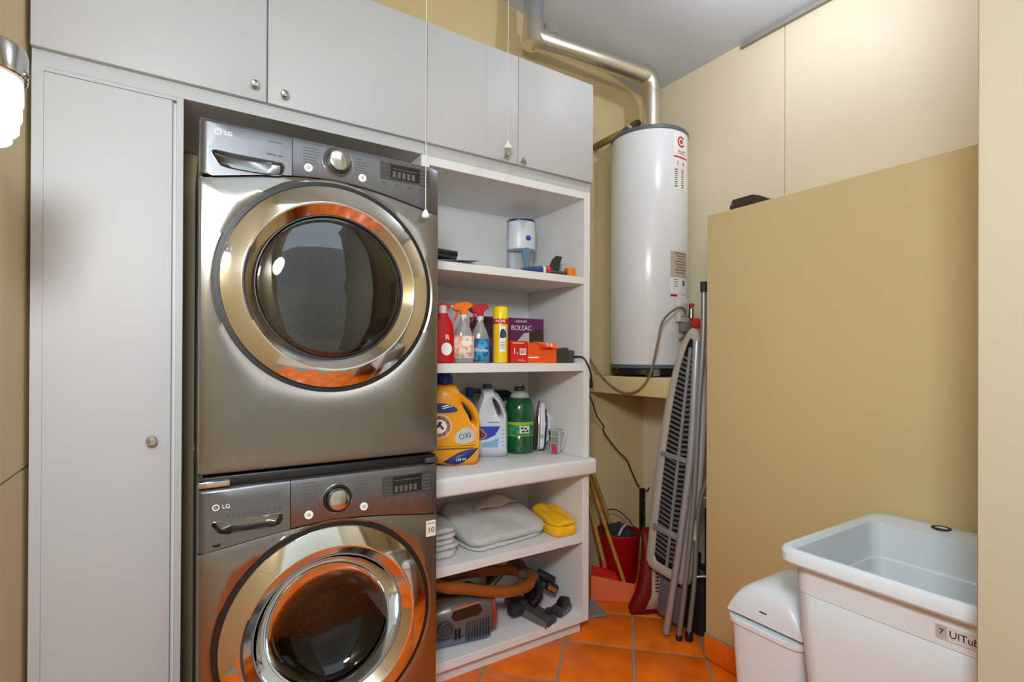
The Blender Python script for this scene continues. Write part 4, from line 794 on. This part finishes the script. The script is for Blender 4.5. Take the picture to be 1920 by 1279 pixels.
# ------------------------------------------------------------------ broom corner
WOOD = mat('broom_wood', (168, 120, 46), .5, var=.18, scale=25)
t = thing('mop_bucket', 'red plastic bucket with dark rag in the back corner', 'bucket', (2.14, 2.18, 0))
RB = mat('bucket_red', (160, 4, 8), .45, spec=.3)
MB().lathe([(0, .008), (.092, .008), (.118, .285), (.122, .287), (.122, .306), (.126, .310), (.130, .306), (.130, .298), (.124, .285), (.097, .0), (0, .0)], seg=44).build('pail', RB, t)
MB().tube([(-.128, 0, .296), (-.11, .03, .345), (-.05, .075, .40), (.05, .075, .40), (.11, .03, .345), (.128, 0, .296)], .004, 8, smooth=6).build('bail', mat('wire_dark', (90, 30, 28), .4), t)
o = MB(); o.grid(lambda u, v: (2.14+(-.088+.176*u)*1.0, 2.18-.078+.156*v, .285+.055*math.sin(PI*u)*math.sin(PI*v)+.012*math.sin(11*u+5*v)+.006*math.sin(23*u-9*v)), 26, 22)
rg = thing('rag', 'dark grey rag bundled in the red bucket', 'cloth', (0, 0, 0)); o.build('cloth', mat('rag_dark', (44, 42, 46), .9, var=.3, scale=16, bump=.4), rg, sharp=80, thick=.006)
MB().tube([(2.065, 2.10, .315), (2.11, 2.115, .345), (2.155, 2.125, .355), (2.20, 2.135, .335)], .007, 8, smooth=5).build('hem', mat('rag_light', (176, 172, 170), .9), rg)
def pole(name, label, pts, r, cat='pole', tip=None):
    t = thing(name, label, cat, pts[0]); o_ = Vector(pts[0])
    MB().tube([tuple(Vector(p)-o_) for p in pts], r, 12).build('handle', WOOD, t)
    return t, o_
t, o_ = pole('broom_pole', 'front wooden broom handle leaning before the red bucket', [(2.05, 2.005, .012), (1.945, 2.195, .60), (1.90, 2.276, .85)], .0115)
MB().tube([(0, 0, -.008), (.0, 0, .02)], .0128, 12).build('ferrule', mat('ferrule_brown', (120, 78, 34), .5), t)
t, o_ = pole('dustpan_pole', 'thick pale wooden handle rising from the orange dustpan', [(1.988, 2.13, .150), (1.975, 2.30, .60), (1.972, 2.34, .72)], .0125)
MB().tube([(0, 0, -.01), (0, .01, .03)], .015, 12).build('socket', mat('socket_orange', (190, 70, 34), .5), t)
pole('thin_pole', 'thin wooden mop handle behind the pale dustpan handle', [(1.925, 2.265, .02), (1.90, 2.33, .62)], .009)
t, o_ = pole('mop_pole', 'wooden mop pole standing in the red bucket and leaning to the shelves', [(2.165, 2.205, .19), (2.06, 2.30, .60), (2.03, 2.325, .72)], .0115)
t = thing('dustpan', 'salmon orange dustpan on the floor tiles before the red bucket', 'dustpan', (2.0, 2.06, 0), -.72)
SAL = mat('dustpan_salmon', (212, 88, 36), .5, spec=.2)
MB().rings([[(-.13, -.055, .002), (.13, -.055, .002), (.11, -.015, .085), (-.13, -.010, .115)], [(-.13, -.052, .002), (.13, -.052, .002), (.11, -.012, .085), (-.13, -.007, .115)]], True, True, True).build('tray', SAL, t)
MB().rings([[(-.13, -.010, .116), (.02, -.012, .098), (.0, .035, .125), (-.13, .04, .150)], [(-.13, -.007, .119), (.02, -.009, .101), (.0, .038, .128), (-.13, .043, .153)]], True, True, True).build('hood', mat('dustpan_red', (186, 20, 8), .5, spec=.2), t)
MB().prism([(.09, .03), (.18, .0), (.175, .04), (.13, .09), (.10, .11)], 0, .003, M=FRONT((0, -.045, .001))).build('side_wing', SAL, t)
o = MB().prism([(1.70, 1.968), (1.823, 1.93), (1.868, 2.085), (1.70, 2.14)], .0005, .011, bev=.002).build('floor_scale', mat('scale_grey', (128, 128, 126), .5)); tag(o, 'flat grey plate on the tiles beside the shelf base', 'plate')
# red sack
t = thing('red_sack', 'dark red printed sack slumped behind the ironing board', 'sack', (2.095, 1.855, 0), -.42)
SK = mat('sack_red', (112, 6, 12), .5, spec=.25, var=.1, bump=.2, bscale=25); SKC = mat('sack_cream', (170, 150, 130), .5)
secs = []
for z, w, d, cx, cy in ((.002, .135, .028, -.02, -.03), (.03, .140, .040, -.02, -.025), (.10, .115, .045, .0, -.015), (.2, .105, .045, .02, .0), (.3, .10, .038, .03, .02), (.37, .095, .022, .03, .035), (.41, .092, .005, .03, .045)): secs.append((z, w, d, cx, cy))
MB().loft(secs, seg=32, p=3.4).build('sack', SK, t, sharp=70)
b = MB(); b.rings([[(-.05+dx, -.070+dy, z), (.07+dx, -.072+dy, z)] for dx, dy, z in ((-.04, -.002, .035), (-.005, .004, .10), (.0, .014, .2), (.01, .030, .29))], False); pn = b.build('print_panel', SKC, t, thick=.001)
bars(pn, mat('print_maroon', (96, 40, 36), .5), FRONT((-.035, -.0645, .08)), [(.0, .022, .018*i, .006+.018*i) for i in range(9)]+[(.009, .013, .018*i, .012+.018*i) for i in range(9)], d=.0015)
# ironing board
t = thing('ironing_board', 'folded ironing board with grey cover standing in the niche', 'ironing board', (2.0, 1.68, 0))
CV = mat('board_cover', (178, 172, 164), .85, var=.06, scale=9, bump=.35, bscale=35); MESH = mat('board_mesh', (132, 132, 134), .4, .5); TUBEM = mat('tube_grey', (168, 173, 180), .35, .5)
# outline in board plane: (offset along +Y, height)
top = Vector((2.040, 1.585, 1.45)); bot = Vector((1.998, 1.705, .245)); ax = (top-bot).normalized(); wd = Vector((0, 1, 0)); wd = (wd-ax*wd.dot(ax)).normalized(); nn = wd.cross(ax).normalized()
if nn.x > 0: nn = -nn
LL = (top-bot).length
BF = Matrix.Translation(bot-Vector((2.0, 1.68, 0))) @ Matrix((wd, ax, nn)).transposed().to_4x4()
half = [(.085, .0), (.120, .02), (.130, .06), (.130, .40), (.126, .62), (.110, .85), (.082, 1.03), (.05, 1.14), (.022, LL-.015), (.0, LL)]
ol = catmull(half+[(-x, y) for x, y in reversed(half[:-1])], 4)
sc_ = lambda k: [(x*k, LL/2+(y-LL/2)*(1-(1-k)*.22)) for x, y in ol]
rgs = [[(x, y, z) for x, y in sc_(k)] for k, z in ((.75, -.026), (.97, -.024), (1.0, -.016), (1.01, -.004), (1.0, .008), (.95, .014), (.74, .015), (.64, .013), (.63, .006))]
MB().rings(rgs, True, True, False, M=BF).build('cover', CV, t, sharp=70)
MB().prism(sc_(.645), -.004, .0, M=BF).build('underside_plate', BLACK, t)
k = 0; y = .075
def hw(y): return max(0, ray_poly((0, y), (1, 0), sc_(.62))[0]) if y < LL-.06 else 0
slat0 = None
while y < 1.08:
    w = hw(y)
    for sgn in (-1, 1):
        MB().rings([[(sgn*.008, y, .001), (sgn*.008, y+.010, .001), (sgn*.008, y+.010, .006), (sgn*.008, y, .006)], [(sgn*w, y+.012, .001), (sgn*w, y+.022, .001), (sgn*w, y+.022, .006), (sgn*w, y+.012, .006)]], True, True, True, M=BF).build('slat', MESH, t)
    y += .024
MB().box(-.007, .007, .01, 1.12, .001, .012, bev=.002, M=BF).build('spine', TUBEM, t)
MB().box(-.09, .10, .20, .232, .008, .022, bev=.004, M=BF).build('crossbar', TUBEM, t); MB().box(-.085, .10, .575, .60, .008, .022, bev=.004, M=BF).build('crossbar', TUBEM, t)
MB().box(-.10, .035, -.20, -.02, -.012, .008, bev=.012, M=BF).build('iron_rest', mat('rest_grey', (96, 98, 102), .45), t)
tl = lambda pts: [(x-2.0, y-1.68, z) for x, y, z in pts]
MB().tube(tl([(1.968, 1.512, 1.386), (1.958, 1.515, 1.192), (1.952, 1.530, .876), (1.94, 1.572, .502), (1.932, 1.613, .218), (1.925, 1.644, .016)]), .0165, 14, smooth=4).build('leg', TUBEM, t)
l2 = MB().tube(tl([(1.972, 1.478, 1.64), (1.972, 1.482, 1.386), (1.968, 1.500, 1.096), (1.966, 1.522, .682), (1.955, 1.557, .285), (1.95, 1.590, .022)]), .0125, 12, smooth=4).build('leg', mat('tube_dim', (140, 141, 142), .4, .5), t)
MB().lathe([(.014, 0), (.015, .022), (.013, .026)], M=Matrix.Translation((-.05, -.09, .0)), seg=12, cap0=True, cap1=True).build('foot_cap', BLACK, l2)
MB().tube(tl([(1.972, 1.478, 1.605), (1.972, 1.478, 1.652)]), .0155, 12).build('end_cap', RUBBER, l2)
# folded chair behind the partition edge
t = thing('folding_chair', 'folded metal chair with black rubber foot behind the partition edge', 'chair', (2.0, 1.52, 0))
cm = mat('chair_tube', (142, 138, 130), .4, .5); q = lambda pts: [(x-2.0, y-1.52, z) for x, y, z in pts]
lg = MB().tube(q([(2.035, 1.485, .80), (2.028, 1.505, .735), (2.018, 1.527, .661), (2.008, 1.540, .523), (1.998, 1.541, .304), (1.990, 1.551, .155), (1.986, 1.563, .035)]), .0115, 12, smooth=5).build('leg', cm, t)
MB().lathe([(.017, .0), (.019, .006), (.016, .04), (.013, .044)], M=Matrix.Translation((-.014, .043, 0)), seg=14, cap0=True, cap1=True).build('foot_cap', BLACK, lg)
MB().tube(q([(1.995, 1.55, .56), (1.997, 1.545, .47)]), .0135, 12).build('label_sleeve', mat('sleeve_white', (190, 182, 170), .6), lg)
MB().tube(q([(2.06, 1.472, .86), (2.055, 1.475, .5), (2.045, 1.478, .03)]), .0115, 12).build('leg', cm, t)
MB().tube(q([(2.02, 1.54, .66), (2.04, 1.50, .668), (2.06, 1.474, .66)]), .006, 8).build('crossbar', cm, t)
MB().tube(q([(1.995, 1.541, .30), (2.03, 1.50, .31), (2.05, 1.476, .31)]), .006, 8).build('crossbar', cm, t)
MB().box(.035, .075, -.062, .0, .06, .62, bev=.008).build('seat', BLACK, t)
t = thing('black_bag', 'black bag stuffed behind the folded chair on the floor', 'bag', (2.10, 1.605, 0))
b = MB(); cloth(b, .045, .075, .001, .30, 41, .006, p=3); b.build('bag', mat('bag_black', (16, 14, 16), .6, bump=.4, bscale=20), t, sharp=70)
MB().tube([(-.03, -.02, .31), (-.02, -.02, .37), (.02, .0, .36), (.03, .01, .31)], .006, 8, smooth=5).build('strap', RUBBER, t)
o = MB().rings([[(2.01, 1.46, .002), (2.10, 1.45, .004), (2.12, 1.525, .03), (2.03, 1.525, .012)], [(2.01, 1.46, .008), (2.10, 1.45, .012), (2.12, 1.525, .038), (2.03, 1.525, .018)]], True, True, True).build('cardboard_scrap', mat('scrap_orange', (190, 110, 50), .6, var=.2)); tag(o, 'orange brown cardboard scrap on the tiles behind the partition', 'cardboard')

# ------------------------------------------------------------------ tub, bin, block on the partition
t = thing('trash_bin', 'small white plastic bin with domed lid beside the laundry tub', 'bin', (1.60, .89, 0))
MB().loft([(0, .100, .090), (.006, .106, .095), (.40, .132, .116), (.478, .136, .119), (.480, .130, .114)], seg=48, p=6).build('bin', WPLAST, t)
MB().loft([(.4805, .139, .122), (.484, .144, .127), (.497, .144, .127), (.500, .139, .122)], seg=48, p=6).build('lid_rim', WPLAST, t)
ys = [-.118+.236*i/24 for i in range(25)]
az = lambda y, k: .4995+.118*k*(max(0., 1-abs(y/.122)**2.6))**.62
def vault(x, k, lean): return [(x+lean*(az(y, k)-.4995), y, az(y, k)) for y in ys]
MB().rings([vault(-.134, .55, .06), vault(-.131, .80, .10), vault(-.124, .93, .12), vault(-.110, 1., .12), vault(.10, 1., -.05), vault(.122, .9, -.1), vault(.132, .6, -.06)], True, True, True).build('lid', WPLAST, t, sharp=34)
MB().box(-.1315, -.120, -.012, .012, .545, .549).build('slot', BLACK, t)
t = thing('laundry_tub', 'large white plastic laundry tub with deep open basin beside the partition', 'tub', (1.63, .50, 0))
x0, x1, y0, y1 = 1.335-1.63, 1.927-1.63, .225-.5, .780-.5
def rr(i, z, r=.05, e=0): return [(x, y, z) for x, y in rrect(x0+i, x1-i+e, y0+i, y1-i, r, 6)]
def rb(i, z, r, bx): return [(x, y, z) for x, y in rrect(x0+i, x1-i-bx, y0+i, y1-i, r, 6)]
rgs = [rr(.075, .40, .05), rr(.050, .42, .05), rr(.036, .60, .05), rr(.032, .694, .05), rr(.0335, .697, .05), rr(.030, .700, .05), rr(.028, .772, .05), rr(.004, .774, .05), rr(.0, .780, .05), rr(.0, .800, .05), rr(.004, .808, .05), rr(.012, .812, .046), rb(.022, .811, .04, .02), rb(.030, .800, .036, .06), rb(.040, .70, .036, .06), rb(.044, .695, .036, .062), rb(.052, .640, .04, .062), rb(.085, .45, .05, .07), rb(.14, .435, .05, .08)]
MB().rings(rgs, True, True, True).build('basin', TUBM, t, sharp=30)
for sx in (x0+.10, x1-.10):
    for sy in (y0+.10, y1-.10): MB().tube([(sx, sy, 0), (sx, sy, .405)], [.016, .019], 14).build('leg', LGREY, t)
MB().lathe([(.024, 0), (.024, .002), (.016, .002), (.016, .0005), (0, .0005)], M=Matrix.Translation((x1-.038, .092, .8105)), seg=24).build('tap_hole', RUBBER, t)
MB().lathe([(.024, 0), (.024, .002), (.016, .002), (.016, .0005), (0, .0005)], M=Matrix.Translation((x1-.038, -.02, .8105)), seg=24).build('tap_hole', RUBBER, t)
MB().lathe([(.032, 0), (.032, .003), (.02, .003), (.018, 0), (0, 0)], M=Matrix.Translation((0, 0, .4355)), seg=24).build('drain', CHROMEK, t)
pl = MB().box(x0+.0268, x0+.0295, -.19, -.062, .716, .746).build('badge', mat('badge_grey', (200, 200, 200), .4), t)
MB().box(x0+.0262, x0+.0268, -.083, -.064, .718, .744).build('badge_logo', mat('badge_dim', (166, 166, 164), .4), pl)
lettering('7', .016, BLACK, pl, FACEX((x0+.0261, -.0735, .731)), sx=1.2); lettering('UITub', .021, BLACK, pl, FACEX((x0+.0266, -.0865, .731)), sx=.92, align='LEFT')
t = thing('dark_wood_block', 'small dark stepped wooden block on top of the partition', 'block', (1.985, 1.262, 1.9365))
DW = mat('dark_wood', (54, 44, 38), .45, var=.2, scale=30)
MB().box(-.04, .04, -.075, .070, 0, .020, bev=.002).build('base', DW, t); MB().prism([(-.070, .0205), (.060, .0205), (.066, .026), (.058, .040), (-.030, .040), (-.062, .028)], -.036, .036, M=frame((0, 1, 0), (0, 0, 1), (1, 0, 0))).build('upper_step', DW, t)
